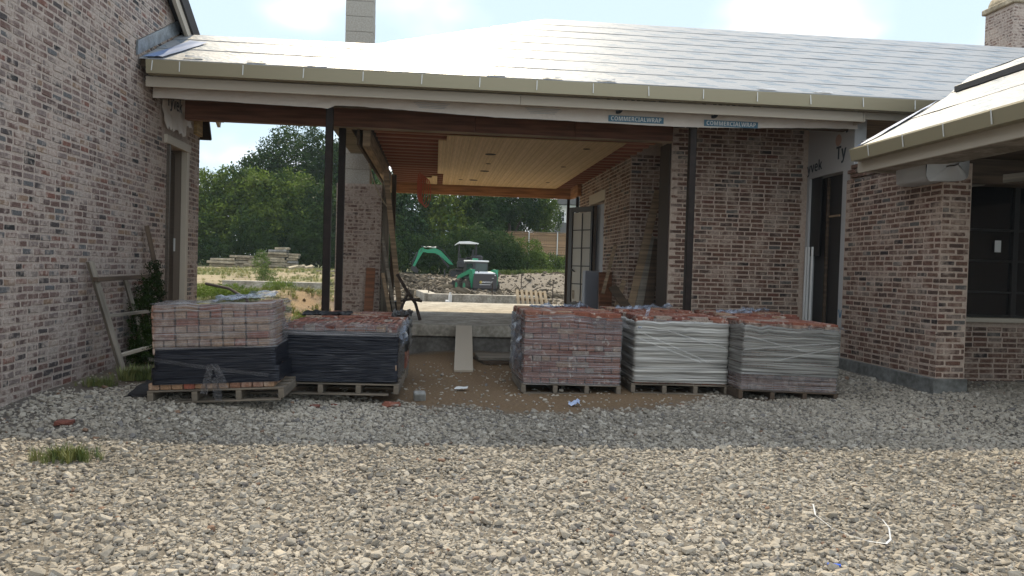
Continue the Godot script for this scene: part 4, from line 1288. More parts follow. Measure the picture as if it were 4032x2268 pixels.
		film("grey_film", t, 1.17, 1.05, 0.14, 0.87, q[2], 0.02, M.grey_film, 0.03)
		sheet("film_scrap", t, Vector3(-0.5, 0.945, 0.3), Vector3(0.5, 0.01, 0.0), Vector3(0.03, 0.01, -0.14), q[2] + 1, 0.09, M.shiny_film, 18, 8)
		sheet("film_scrap", t, Vector3(0.05, 0.945, -0.2), Vector3(0.45, 0.01, 0.0), Vector3(0.03, 0.01, -0.2), q[2] + 5, 0.09, M.shiny_film, 18, 8)

# ---------------------------------------------------------------- things lying in the court
func one(called: String, mb: MB, m: Material, label: String, cat: String, group := "") -> MeshInstance3D:
	var o := pmb(called, mb, m)
	meta(o, label, cat, group)
	return o

func court() -> void:
	var mb := MB.new()
	mb.beam(Vector3(0.44, 0.05, -11.03), Vector3(0.52, 0.50, -13.36), 0.27, 0.045, 0.008)
	one("plank", mb, M.trim_pale, "wide pale plank leaning from the dirt up to the concrete step", "plank")
	mb = MB.new()
	mb.prism(PackedVector2Array([Vector2(-0.3, -0.35), Vector2(0.62, -0.42), Vector2(0.66, 0.4), Vector2(-0.28, 0.42)]), Vector3(0.98, 0.10, -12.35), Vector3.RIGHT, Vector3.BACK, Vector3.UP, 0.0, 0.035)
	one("plywood_sheet", mb, M.lumber_grey, "weathered plywood sheet lying on the dirt right of the leaning plank, uppermost", "plywood")
	mb = MB.new()
	mb.prism(PackedVector2Array([Vector2(-0.36, -0.3), Vector2(0.66, -0.42), Vector2(0.7, 0.5), Vector2(-0.2, 0.52)]), Vector3(0.97, 0.058, -12.3), Vector3.RIGHT, Vector3.BACK, Vector3.UP, 0.0, 0.035)
	one("plywood_sheet", mb, M.lumber_dark, "darker plywood sheet under the weathered one beside the leaning plank", "plywood")
	var p := sheet("paper", self, Vector3(0.27, 0.045, -9.4), Vector3(0.15, 0.01, 0.0), Vector3(0.02, 0.01, -0.12), 71, 0.02, M.paper, 6, 5)
	meta(p, "crumpled white paper on the brown dirt between the pallets", "paper")
	mb = MB.new()
	mb.box(Vector3(-0.13, gh(-0.13, -8.72) + 0.05, -8.72), Vector3(0.13, 0.09, 0.1), Basis.from_euler(Vector3(0.3, 0.1, 0)), 0.01)
	one("concrete_block", mb, M.concrete_grey, "small grey concrete block on the dirt near the edge of the gravel", "block")
	for q in [[Vector3(-0.40, 0.05, -8.28), 0.4, 1.0, "red brick fragment at the gravel edge, brightest and nearest of the loose bricks"], [Vector3(-1.18, 0.06, -8.15), 0.8, 0.55, "broken brick on the gravel close before the second pallet"], [Vector3(-1.0, 0.08, -8.28), 0.2, 0.4, "small red brick chip touching the second pallet's foot"], [Vector3(-3.05, 0.2, -6.9), 0.3, 0.8, "dull brick half-buried in rubble by the left wall"]]:
		var r := put("loose_brick", rock(int(q[1] * 90.0), 0.6), tone.stacked.mats[0 if q[2] > 0.9 else 2], self, Transform3D(Basis(Vector3.UP, q[1]) * Basis.from_scale(Vector3(0.09, 0.055, 0.07) * q[2]), Vector3(q[0].x, gh(q[0].x, q[0].z) + 0.03 * q[2], q[0].z)))
		meta(r, q[3], "brick", "loose bricks on the ground")
	p = sheet("plastic_wrapper", self, Vector3(1.48, 0.045, -8.42), Vector3(0.12, 0.01, 0.0), Vector3(0.03, 0.02, -0.09), 72, 0.05, M.blue_plastic, 8, 6)
	meta(p, "pale blue plastic wrapper on the dirt before the red pallet", "wrapper")
	p = sheet("black_tarp", self, Vector3(-2.95, 0.16, -7.85), Vector3(0.34, 0.02, 0.0), Vector3(0.1, 0.12, -0.35), 73, 0.05, M.black_tarp, 10, 8)
	meta(p, "scrap of black tarpaulin at the foot of the leftmost pallet", "tarpaulin")
	var pts := []
	for q in [[2.36, 0.10, -4.62], [2.30, 0.08, -4.47], [2.31, 0.06, -4.30], [2.36, 0.055, -4.18], [2.42, 0.05, -4.10], [2.50, 0.05, -4.06], [2.55, 0.06, -4.10], [2.60, 0.09, -4.20], [2.61, 0.11, -4.28]]:
		pts.append(Vector3(q[0], q[1] + 0.005, q[2]))
	mb = MB.new()
	for i in pts.size() - 1:
		mb.beam(pts[i], pts[i + 1] + (pts[i + 1] - pts[i]).normalized() * 0.004, 0.010, 0.0015, 0.0, Vector3(0.5, 1, 0.2))
	one("strapping", mb, M.white, "loop of white plastic strapping lying on the sunlit gravel at lower right", "strap")
	mb = MB.new()
	mb.beam(Vector3(2.03, 0.045, -3.80), Vector3(2.09, 0.045, -3.78), 0.02, 0.008)
	one("plastic_scrap", mb, mat("bright_blue", lin(0.03, 0.12, 0.6), 0.4), "bright blue plastic scrap in the gravel at the bottom edge", "scrap")
	# wooden frame leaning on the wall
	var t := thing("ladder", "old wooden ladder frame leaning on the whitewashed wall behind the leftmost pallet", "ladder")
	lumber("leg", Vector3(-3.79, 1.45, -9.12), Vector3(-3.5, 0.08, -9.42), 0.075, 0.06, M.lumber_grey, t)
	lumber("leg", Vector3(-3.79, 1.93, -10.82), Vector3(-3.42, 0.1, -10.95), 0.075, 0.06, M.lumber_dark, t)
	lumber("leg", Vector3(-3.74, 1.3, -10.85), Vector3(-3.28, 0.1, -10.9), 0.06, 0.05, M.lumber_dark, t)
	lumber("brace", Vector3(-3.80, 1.24, -10.15), Vector3(-3.6, 0.3, -10.35), 0.05, 0.045, M.lumber_grey, t)
	lumber("rung", Vector3(-3.72, 1.25, -9.1), Vector3(-3.68, 1.27, -10.98), 0.06, 0.05, M.lumber_dark, t)
	lumber("rung", Vector3(-3.64, 0.84, -9.25), Vector3(-3.6, 0.82, -10.9), 0.045, 0.04, M.lumber_grey, t)
	lumber("rung", Vector3(-3.56, 0.38, -9.36), Vector3(-3.5, 0.4, -10.9), 0.045, 0.04, M.trim_pale, t)

# ---------------------------------------------------------------- inside the covered room
func inside_room() -> void:
	var mb := MB.new()
	var G := "loose timber on the left of the covered room"
	for q in [[Vector3(-0.98, 3.3, -15.3), Vector3(-0.62, 0.53, -15.1), 0.10, "long pale board propped diagonally right of the brick pier", M.lumber], [Vector3(-1.0, 2.0, -15.2), Vector3(-0.72, 0.53, -15.05), 0.06, "short thin board leaning beside the long diagonal one", M.lumber_grey], [Vector3(-0.98, 1.35, -15.15), Vector3(-0.80, 0.53, -14.9), 0.07, "lowest short board leaning at the foot of the brick pier", M.lumber]]:
		mb = MB.new()
		mb.beam(q[0], q[1], q[2], 0.045, 0.004, Vector3.BACK)
		one("leaning_board", mb, q[4], q[3], "board", G)
	var t := thing("timber_column", "dark timber column standing against the right side of the brick pier", "column")
	lumber("post", Vector3(-0.97, 0.52, -15.6), Vector3(-0.97, 3.33, -15.6), 0.13, 0.13, M.lumber_grey, t)
	lumber("post", Vector3(-0.86, 0.52, -16.1), Vector3(-0.86, 3.33, -16.1), 0.09, 0.09, M.lumber_dark, t)
	bx("foot_box", Vector3(-0.82, 0.66, -15.7), Vector3(0.3, 0.28, 0.3), M.black_paint, t)
	mb = MB.new()
	mb.beam(Vector3(-1.25, 0.3, -15.2), Vector3(-1.22, 1.44, -15.36), 0.17, 0.03, 0.003, Vector3.BACK)
	one("leaning_board", mb, M.plywood_red, "reddish board standing upright against the face of the brick pier", "board")
	mb = MB.new()
	mb.tube([Vector3(-0.68, 1.34, -14.6), Vector3(-0.5, 1.05, -14.5), Vector3(-0.33, 0.82, -14.4), Vector3(-0.24, 0.52, -14.35)], 0.03, 8)
	mb.tube([Vector3(-0.47, 1.0, -14.5), Vector3(-0.56, 0.8, -14.4), Vector3(-0.62, 0.53, -14.2)], 0.026, 8)
	mb.tube([Vector3(-0.6, 0.86, -14.42), Vector3(-0.42, 0.9, -14.4), Vector3(-0.22, 0.87, -14.3)], 0.024, 8)
	one("bent_frame", mb, M.rust, "bent rusty metal frame standing at the left end of the concrete floor", "frame")
	mb = MB.new()
	for k in 5:
		var pts := []
		for i in 13:
			var a := TAU * i / 12.0
			pts.append(Vector3(-0.36 + k * 0.035 + 0.07 * sin(a) * (0.6 + 0.2 * k), 3.15 - 0.30 * cos(a) - 0.03 * k, -16.6 + 0.02 * k + 0.03 * sin(a * 2.0)))
		mb.tube(pts, 0.011, 6)
	one("extension_cord", mb, M.cord_red, "coiled red extension cord hanging from the joists over the floor", "cord")
	mb = MB.new()
	var pts2 := []
	for i in 12:
		var f := i / 11.0
		pts2.append(Vector3(lerpf(-1.28, -0.92, f), lerpf(3.55, 2.6, pow(f, 0.8)), -14.4 - 0.5 * f) + Vector3(0, -0.1 * sin(PI * f), 0))
	mb.tube(pts2, 0.012, 6)
	one("hanging_cable", mb, M.rope, "slack pale cable hanging from the girder down past the brick pier", "cable")
	# glazed door standing open
	t = thing("french_door", "tall dark steel door with ten panes standing open at the far right of the room", "door", Vector3(3.09, 0.53, -18.12))
	t.rotation.y = -1.03
	var W := 0.80
	var H := 2.43
	for x in [0.06, W - 0.03]:
		bx("stile", Vector3(x, H / 2.0, 0), Vector3(0.12 if x < 0.1 else 0.06, H, 0.05), M.dark_metal, t)
	bx("rail", Vector3(W / 2.0, H - 0.06, 0), Vector3(W - 0.12, 0.12, 0.046), M.dark_metal, t)
	bx("rail", Vector3(W / 2.0, 0.13, 0), Vector3(W - 0.12, 0.26, 0.046), M.dark_metal, t)
	bx("glazing_bar", Vector3(0.443, H / 2.0, 0), Vector3(0.025, H - 0.3, 0.03), M.dark_metal, t)
	for k in range(1, 5):
		bx("glazing_bar", Vector3(0.443, 0.26 + k * 0.41, 0), Vector3(0.65, 0.022, 0.028), M.dark_metal, t)
	for k in 5:
		for x in [0.28, 0.605]:
			bx("pane", Vector3(x, 0.26 + (k + 0.5) * 0.41, -0.003), Vector3(0.30, 0.388, 0.006), M.frost, t, Vector3.ZERO, 0.0)
	bx("sticker", Vector3(0.2, 0.42, 0.006), Vector3(0.08, 0.2, 0.004), M.lumber_grey, t, Vector3.ZERO, 0.0)
	bx("handle", Vector3(0.19, 0.98, 0.03), Vector3(0.13, 0.02, 0.03), M.dark_metal, t, Vector3(0, 0, -0.5))
	# what leans on the right-hand wall
	mb = MB.new()
	mb.box(Vector3(3.28, 1.02, -16.4), Vector3(0.3, 0.98, 0.3), Basis.IDENTITY, 0.02)
	one("cabinet", mb, M.cabinet, "grey-blue metal cabinet against the wall beside the open door", "cabinet")
	mb = MB.new()
	mb.box(Vector3(3.36, 1.0, -15.3), Vector3(0.26, 0.98, 0.04), Basis.from_euler(Vector3(-0.1, 0, 0)), 0.004)
	one("plywood_sheet", mb, M.plywood_red, "reddish plywood sheet standing upright in front of the metal cabinet", "plywood")
	G = "boards leaning in the right corner of the covered room"
	for q in [[Vector3(4.0, 3.0, -14.03), Vector3(3.38, 0.53, -13.6), 0.14, 0.04, M.lumber, "long wide board leaning right in the corner, longest of its group"], [Vector3(3.93, 2.15, -13.95), Vector3(3.50, 0.53, -13.5), 0.14, 0.04, M.lumber_grey, "greyer board leaning in front of the longest one"], [Vector3(3.42, 1.35, -14.03), Vector3(3.16, 0.53, -13.8), 0.09, 0.04, M.lumber, "short board leaning left of the longest one"], [Vector3(3.98, 2.1, -13.85), Vector3(3.66, 0.53, -13.4), 0.16, 0.03, M.lumber_dark, "dark wide board nearest the brick edge"], [Vector3(3.10, 1.25, -13.6), Vector3(3.6, 0.53, -13.35), 0.15, 0.04, M.lumber_dark, "dark board crossing the others the opposite way"], [Vector3(3.28, 2.0, -14.2), Vector3(3.04, 1.1, -14.05), 0.06, 0.03, M.lumber, "thin pale lath leaning on the lit brick wall"]]:
		mb = MB.new()
		mb.beam(q[0], q[1], q[2], q[3], 0.004, Vector3.BACK)
		one("leaning_board", mb, q[4], q[5], "board", G)

# ---------------------------------------------------------------- behind the house
func yard() -> void:
	var mb := MB.new()
	mb.box(Vector3(1.6, 0.36, -26.2), Vector3(3.6, 0.5, 0.5), Basis.IDENTITY, 0.01)
	mb.box(Vector3(-0.3, 0.36, -28.2), Vector3(0.4, 0.5, 3.5), Basis.from_euler(Vector3(0, 0.1, 0)), 0.01)
	one("concrete_form", mb, M.concrete, "low grey concrete foundation wall behind the covered floor, sunlit along its top", "foundation")
	mb = MB.new()
	mb.box(Vector3(1.2, 0.2, -25.2), Vector3(8.0, 0.2, 0.3), Basis.IDENTITY, 0.01)
	one("concrete_edge", mb, M.concrete_grey, "long low concrete edge running just behind the covered floor", "kerb")
	mb = MB.new()
	mb.box(Vector3(-5.3, 0.68, -27.0), Vector3(3.3, 0.34, 0.6), Basis.from_euler(Vector3(0, -0.04, 0)), 0.012)
	mb.box(Vector3(-3.9, 0.45, -26.95), Vector3(0.7, 0.6, 0.3), Basis.IDENTITY, 0.012)
	one("concrete_form", mb, M.concrete, "concrete beam half sunk in the grassy field left of the steel posts", "foundation")
	# white pipe
	var t := thing("drain_pipe", "white plastic pipe stub with a side tee standing behind the covered floor", "pipe", Vector3(0.5, 0.3, -24.6))
	mb = MB.new()
	mb.tube([Vector3(0, -0.1, 0), Vector3(0, 0.34, 0)], 0.055, 10)
	mb.tube([Vector3(0, 0.34, 0), Vector3(0, 0.42, 0)], 0.03, 10)
	pmb("pipe", mb, M.white, t)
	mb = MB.new()
	mb.tube([Vector3(-0.14, 0.12, 0), Vector3(0, 0.12, 0)], 0.06, 10)
	pmb("tee", mb, M.white, t)
	# wooden pallet leaning
	t = thing("wooden_pallet", "empty pale wooden pallet leaning against the concrete foundation wall", "pallet", Vector3(2.9, 0.42, -23.0))
	t.rotation = Vector3(-0.95, 0.05, -0.05)
	for k in 7:
		lumber("slat", Vector3(-0.42 + k * 0.14, 0, 0.0), Vector3(-0.42 + k * 0.14, 0.78, 0.0), 0.016, 0.085, M.pallet_new, t, Vector3.RIGHT)
	for k in 3:
		lumber("stringer", Vector3(-0.47, 0.06 + k * 0.33, -0.06), Vector3(0.47, 0.06 + k * 0.33, -0.06), 0.09, 0.04, M.pallet_new, t)
	# stacks of sawn stone
	var G := "stacks of limestone slabs in the field"
	var n := 0
	for q in [[-12.9, -50.0, 1.75, 4, 0.17, "low neat stack of tan limestone slabs, leftmost in the field"], [-11.9, -50.6, 1.5, 5, 0.17, "stone stack just right of the leftmost one, its top slab jutting left"], [-11.2, -50.2, 0.9, 3, 0.17, "smallest grey stone stack at the foot of the big pile"], [-10.9, -51.4, 1.5, 7, 0.15, "middle stone stack stepping up to the big pile"], [-9.75, -51.0, 1.45, 9, 0.16, "tallest pile of limestone slabs in the field"], [-8.95, -50.8, 0.85, 7, 0.155, "ragged right-hand end of the limestone pile with loose pieces"]]:
		t = thing("stone_stack", q[5], "stone stack", Vector3(q[0], gh(q[0], q[1]) - 0.06, q[1]), G)
		for k in q[3]:
			var w: float = q[2] * rng.randf_range(0.78, 1.05) * (1.0 - 0.035 * k)
			bx("slab", Vector3(rng.randf_range(-0.18, 0.18) + (0.12 * k * 0.4 if n == 3 else 0.0), q[4] * (k + 0.5), rng.randf_range(-0.1, 0.1)), Vector3(w, q[4] - 0.02, 0.95), [M.limestone, M.limestone_b, M.concrete_grey][(k + n) % 3 if k % 4 == 3 else (k + n) % 2], t, Vector3(rng.randf_range(-0.03, 0.03), rng.randf_range(-0.12, 0.12), rng.randf_range(-0.03, 0.03)), 0.02)
		n += 1
	for q in [[-8.2, -50.2, 0.35, 0.3, "white stone cube lying right of the limestone pile"], [-7.7, -49.6, 0.5, 0.2, "flat slab fragment lying right of the white cube"], [-8.6, -49.4, 0.6, 0.2, "tilted slab leaning at the right foot of the limestone pile"]]:
		mb = MB.new()
		mb.box(Vector3(q[0], gh(q[0], q[1]) + q[3] * 0.4, q[1]), Vector3(q[2], q[3], 0.4), Basis.from_euler(Vector3(0.2, 0.4, 0.25)), 0.02)
		one("stone_piece", mb, M.limestone, q[4], "stone", "loose stones by the limestone pile")
	# rubble
	var bed := thing("rubble", "grey broken rock and earth strewn over the ground round the machines", "rubble", Vector3.ZERO, "", "stuff")
	for k in 3:
		var xf := []
		var cl := []
		for i in 2600:
			var z := rng.randf_range(-50.5, -24.0)
			var x := rng.randf_range(-4.0, 11.0)
			if rng.randf() < 0.35:
				x = rng.randfn(-1.4, 1.3); z = rng.randfn(-40.0, 2.2)
			if x > -0.6 and x < 3.5 and z > -26.6:
				continue
			var s := 0.036 * exp(rng.randfn(0.0, 0.55))
			s = minf(s, 0.3)
			xf.append(Transform3D(Basis.from_euler(Vector3(rng.randf_range(-0.6, 0.6), rng.randf() * TAU, rng.randf_range(-0.6, 0.6))) * Basis.from_scale(Vector3(s * 1.3, s, s)), Vector3(x, gh(x, z) + s * 0.2, z)))
			cl.append(Color(0.33, 0.29, 0.235) * rng.randf_range(0.6, 1.25))
		multi("rocks", rock(90 + k, 0.7), M.stone_far, xf, cl, bed)
	# clods on the near mound
	var xf2 := []
	var cl2 := []
	for i in 160:
		var x := rng.randf_range(-7.5, -1.9)
		var z := rng.randf_range(-27.0, -14.0)
		var s := 0.024 * exp(rng.randfn(0.0, 0.35))
		xf2.append(Transform3D(Basis.from_euler(Vector3(rng.randf(), rng.randf() * TAU, rng.randf())) * Basis.from_scale(Vector3.ONE * s), Vector3(x, gh(x, z) + s * 0.2, z)))
		cl2.append((Color(0.36, 0.235, 0.115) if x > -4.2 else Color(0.33, 0.27, 0.17)) * rng.randf_range(0.6, 1.3))
	var cd := multi("earth_clods", rock(95, 0.8), M.stone_far, xf2, cl2, self)
	meta(cd, "clods of brown earth on the mound behind the leftmost pallets", "earth", "", "stuff")
	mb = MB.new()
	mb.tube([Vector3(-5.3, 0.95, -19.0), Vector3(-4.7, 0.86, -18.7), Vector3(-4.25, 0.66, -18.4), Vector3(-4.1, 0.4, -18.3)], 0.035, 8)
	one("hose", mb, M.rust, "dark curved hose poking out beside the brick end of the left house", "hose")
	mb = MB.new()
	mb.beam(Vector3(-6.3, 1.1, -43.0), Vector3(-4.2, 1.08, -43.2), 0.3, 0.05)
	mb.beam(Vector3(-6.0, 1.0, -42.7), Vector3(-5.2, 1.16, -43.0), 0.2, 0.05)
	one("fallen_boards", mb, M.lumber_grey, "weathered boards lying in the grass right of the limestone pile", "board")
	G = "steel stakes in the rubble"
	for q in [[-0.2, -27.0, 0.55, "thin stake left of the small loader, at the foundation wall"], [3.3, -30.0, 1.0, "thin stake standing in the rubble right of the small loader"], [4.6, -30.5, 0.8, "shorter stake in the rubble above the leaning pallet"], [6.2, -33.0, 1.6, "tallest thin stake, above the right end of the leaning pallet"], [1.9, -26.0, 0.8, "stake on the foundation wall before the small loader"]]:
		mb = MB.new()
		mb.tube([Vector3(q[0], gh(q[0], q[1]) - 0.1, q[1]), Vector3(q[0] + 0.02, gh(q[0], q[1]) + q[2], q[1])], 0.018, 6)
		one("stake", mb, M.rust, q[3], "stake", G)
	G = "dry branches in the rubble"
	for q in [[-0.6, -31.0, 0.0, "dry branches tangled left of the small loader"], [3.0, -29.0, 2.0, "dry branches lying between the loader and the leaning pallet"], [5.6, -27.5, 4.0, "dry twigs beside the open steel door"]]:
		mb = MB.new()
		var rr := RandomNumberGenerator.new()
		rr.seed = 7 + int(q[2])
		for k in 5:
			var a := Vector3(q[0] + rr.randf_range(-0.4, 0.4), gh(q[0], q[1]) + 0.05, q[1] + rr.randf_range(-0.4, 0.4))
			var b := a + Vector3(rr.randf_range(-0.9, 0.9), rr.randf_range(0.2, 0.8), rr.randf_range(-0.5, 0.5))
			mb.tube([a, (a + b) / 2.0 + Vector3(0, 0.1, 0), b], 0.025, 5, 0.008)
		one("branch", mb, M.bark, q[3], "branch", G)
	# fence and the house beyond
	t = thing("wooden_fence", "tall board fence with metal posts beyond the bushes at right", "fence", Vector3(0, 0, -60))
	for k in 62:
		bx("picket", Vector3(4.1 + k * 0.143, 3.3 + 0.0 * k, 0), Vector3(0.136, 2.05, 0.02), M.fence_wood, t, Vector3(0, 0, rng.randf_range(-0.006, 0.006)), 0.004)
	for y in [2.55, 3.3, 4.2]:
		lumber("fence_rail", Vector3(4.0, y, 0.05), Vector3(13.0, y, 0.05), 0.05, 0.09, M.fence_wood, t)
	lumber("fence_cap", Vector3(4.0, 4.36, 0.02), Vector3(13.0, 4.36, 0.02), 0.16, 0.05, M.lumber, t)
	for x in [4.9, 7.1, 9.3, 11.5]:
		bx("fence_post", Vector3(x, 3.1, 0.11), Vector3(0.07, 2.6, 0.07), M.strap, t)
	t = thing("iron_fence", "low black railing in front of the board fence", "fence", Vector3(0, 0, -59))
	for k in 48:
		bx("bar", Vector3(6.6 + k * 0.13, 2.1, 0), Vector3(0.025, 1.2, 0.025), M.dark_metal, t, Vector3.ZERO, 0.0)
	bx("rail", Vector3(9.7, 2.62, 0), Vector3(6.4, 0.04, 0.03), M.dark_metal, t)
	bx("rail", Vector3(9.7, 1.65, 0), Vector3(6.4, 0.04, 0.03), M.dark_metal, t)
	t = thing("neighbour_house", "white stucco house with grey slate roofs beyond the fence", "house", Vector3(0, 0, -80))
	bx("wall", Vector3(14.5, 4.0, -3), Vector3(5.0, 8.4, 6.0), M.stucco, t, Vector3.ZERO, 0.0)
	bx("frieze", Vector3(14.5, 8.1, -3), Vector3(5.12, 0.16, 6.12), M.white, t)
	mb = MB.new()
	mb.prism(PackedVector2Array([Vector2(11.5, 8.22), Vector2(17.5, 8.22), Vector2(14.6, 10.4)]), Vector3.ZERO, Vector3.RIGHT, Vector3.UP, Vector3.BACK, 0.5, -6.6)
	pmb("roof", mb, M.slate, t)
	mb = MB.new()
	mb.prism(PackedVector2Array([Vector2(10.9, 3.4), Vector2(16.0, 3.4), Vector2(13.6, 6.3), Vector2(12.4, 6.3)]), Vector3.ZERO, Vector3.RIGHT, Vector3.UP, Vector3.BACK, 1.6, 0.01)
	pmb("lower_roof", mb, M.slate, t)
	for q in [[12.75, 6.95, 0.6, 0.85], [13.75, 6.9, 0.5, 2.0]]:
		var wf := bx("window", Vector3(q[0], q[1], 0.03), Vector3(q[2] + 0.26, q[3] + 0.26, 0.06), M.white, t)
		bx("pane", Vector3(0, 0, 0.035), Vector3(q[2], q[3], 0.02), M.black_paint, wf, Vector3.ZERO, 0.0)
		bx("muntin", Vector3(0, 0, 0.05), Vector3(0.04, q[3], 0.02), M.white, wf, Vector3.ZERO, 0.0)
		bx("muntin", Vector3(0, 0, 0.05), Vector3(q[2], 0.04, 0.02), M.white, wf, Vector3.ZERO, 0.0)

# ---------------------------------------------------------------- machines
func track(t: Node3D, z: float) -> void:
	var mb := MB.new()
	var pts := []
	for i in 40:
		var f := i / 40.0 * 4.0
		var p: Vector2
		if f < 1.0:
			p = Vector2(lerpf(-0.72, 0.72, f), 0.52)
		elif f < 2.0:
			var a := PI / 2.0 - PI * (f - 1.0)
			p = Vector2(0.72 + 0.24 * cos(a), 0.28 + 0.24 * sin(a))
		elif f < 3.0:
			p = Vector2(lerpf(0.72, -0.72, f - 2.0), 0.04)
		else:
			var a := -PI / 2.0 - PI * (f - 3.0)
			p = Vector2(-0.72 + 0.24 * cos(a), 0.28 + 0.24 * sin(a))
		pts.append(p)
	for i in 40:
		var p: Vector2 = pts[i]
		var q: Vector2 = pts[(i + 1) % 40]
		mb.beam(Vector3(p.x, p.y, z), Vector3(q.x, q.y, z), 0.32, 0.055)
	var tr := pmb("track", mb, M.rubber, t)
	for x in [-0.72, -0.36, 0.0, 0.36, 0.72]:
		mb = MB.new()
		mb.disc(Vector3(x, 0.27, z), Vector3.BACK, 0.19 if absf(x) > 0.5 else 0.11, 0.24, 14)
		pmb("roller", mb, M.black_paint, tr)

func machines() -> void:
	# small excavator, its arm reaching left
	var ex := thing("excavator", "small green and black excavator with an open canopy, its bent arm reaching left", "excavator", Vector3(1.85, 0.86, -48.0))
	track(ex, 0.6)
	track(ex, -0.6)
	bx("undercarriage", Vector3(0, 0.45, 0), Vector3(1.2, 0.25, 0.9), M.black_paint, ex)
	bx("blade", Vector3(-1.25, 0.3, 0), Vector3(0.08, 0.34, 1.5), M.black_paint, ex)
	bx("body", Vector3(0.25, 0.82, 0), Vector3(1.5, 0.46, 1.35), M.black_paint, ex, Vector3.ZERO, 0.08)
	bx("engine_cover", Vector3(0.66, 1.16, 0), Vector3(0.7, 0.5, 1.3), M.black_paint, ex, Vector3.ZERO, 0.1)
	bx("side_panel", Vector3(-0.2, 1.02, 0.5), Vector3(0.55, 0.35, 0.3), M.black_paint, ex, Vector3.ZERO, 0.04)
	bx("decal", Vector3(-0.02, 0.9, 0.69), Vector3(0.14, 0.14, 0.01), M.white, ex, Vector3.ZERO, 0.0)
	bx("seat", Vector3(0.22, 1.22, 0.05), Vector3(0.42, 0.14, 0.46), M.black_paint, ex, Vector3.ZERO, 0.04)
	bx("seat_back", Vector3(0.42, 1.5, 0.05), Vector3(0.12, 0.5, 0.46), M.black_paint, ex, Vector3(0, 0, -0.12), 0.04)
	for q in [[-0.42, 0.6], [-0.42, -0.6], [0.62, 0.6], [0.62, -0.6]]:
		bx("canopy_post", Vector3(q[0], 1.6, q[1]), Vector3(0.06, 1.1, 0.06), M.black_paint, ex)
	var mb := MB.new()
	mb.prism(PackedVector2Array([Vector2(-0.66, 2.02), Vector2(-0.42, 2.19), Vector2(0.2, 2.22), Vector2(0.74, 2.12), Vector2(0.74, 2.07), Vector2(-0.5, 2.06), Vector2(-0.66, 1.97)]), Vector3.ZERO, Vector3.RIGHT, Vector3.UP, Vector3.BACK, 0.72, -0.72)
	pmb("canopy", mb, M.white, ex)
	for q in [[-0.28, 0.3], [-0.28, -0.15]]:
		mb = MB.new()
		mb.tube([Vector3(q[0], 1.1, q[1]), Vector3(q[0] - 0.05, 1.45, q[1])], 0.02, 6)
		pmb("lever", mb, M.black_paint, ex)
	mb = MB.new()
	mb.prism(PackedVector2Array([Vector2(-0.72, 0.78), Vector2(-0.85, 0.95), Vector2(-1.52, 1.62), Vector2(-1.84, 1.76), Vector2(-2.3, 1.66), Vector2(-2.66, 1.72), Vector2(-2.70, 1.54), Vector2(-2.3, 1.46), Vector2(-1.86, 1.46), Vector2(-1.6, 1.32), Vector2(-0.98, 0.82)]), Vector3.ZERO, Vector3.RIGHT, Vector3.UP, Vector3.BACK, 0.1, -0.1)
	pmb("boom", mb, M.green_paint, ex)
	mb = MB.new()
	mb.prism(PackedVector2Array([Vector2(-2.62, 1.82), Vector2(-2.48, 1.66), Vector2(-2.78, 1.16), Vector2(-3.05, 0.62), Vector2(-3.18, 0.66), Vector2(-2.92, 1.28), Vector2(-2.84, 1.6)]), Vector3.ZERO, Vector3.RIGHT, Vector3.UP, Vector3.BACK, 0.09, -0.09)
	pmb("stick", mb, M.green_paint, ex)
	for q in [[Vector3(-1.80, 1.80, 0), Vector3(-2.56, 1.82, 0)], [Vector3(-1.0, 0.62, 0.13), Vector3(-1.66, 1.36, 0.13)], [Vector3(-2.9, 1.5, 0), Vector3(-3.24, 0.7, 0)]]:
		mb = MB.new()
		mb.tube([q[0], q[0].lerp(q[1], 0.55)], 0.055, 8)
		mb.tube([q[0].lerp(q[1], 0.5), q[1]], 0.03, 8)
		pmb("ram", mb, M.strap if q[0].y > 1.7 else M.black_paint, ex)
	for q in [0.12, -0.05]:
		mb = MB.new()
		mb.tube([Vector3(-0.8, 0.95, q), Vector3(-1.35, 1.62, q), Vector3(-1.8, 1.88, q), Vector3(-2.3, 1.80, q), Vector3(-2.6, 1.9, q), Vector3(-2.72, 1.5, q)], 0.022, 6)
		pmb("hose", mb, M.black_paint, ex)
	mb = MB.new()
	mb.prism(PackedVector2Array([Vector2(-3.24, 0.66), Vector2(-2.98, 0.6), Vector2(-2.82, 0.4), Vector2(-2.9, 0.2), Vector2(-3.1, 0.28), Vector2(-3.28, 0.45)]), Vector3.ZERO, Vector3.RIGHT, Vector3.UP, Vector3.BACK, 0.28, -0.28)
	pmb("bucket", mb, M.black_paint, ex)
	# skid-steer loader seen from behind, its left side showing
	var sk := thing("loader", "green and black skid-steer loader with a white roof, its dark tailgate towards the covered floor", "loader", Vector3(2.25, 0.2, -42.4))
	sk.rotation.y = 0.34
	mb = MB.new()
	bx("tailgate", Vector3(0, 0.60, 1.15), Vector3(1.36, 0.80, 0.16), M.grey_panel, sk, Vector3.ZERO, 0.03)
	bx("chassis", Vector3(0, 0.5, 0.0), Vector3(1.1, 0.6, 2.3), M.black_paint, sk, Vector3.ZERO, 0.03)
	bx("rear_bumper", Vector3(0, 0.14, 1.05), Vector3(1.3, 0.16, 0.2), M.black_paint, sk)
	bx("engine_cover", Vector3(0.02, 1.04, 0.85), Vector3(1.2, 0.1, 0.62), M.white, sk, Vector3(0.1, 0, 0), 0.03)
	mb = MB.new()
	mb.prism(PackedVector2Array([Vector2(-0.95, 0.5), Vector2(0.55, 1.0), Vector2(0.5, 1.62), Vector2(-0.72, 1.62), Vector2(-0.95, 1.1)]), Vector3.ZERO, Vector3.BACK, Vector3.UP, Vector3.RIGHT, -0.42, 0.42)
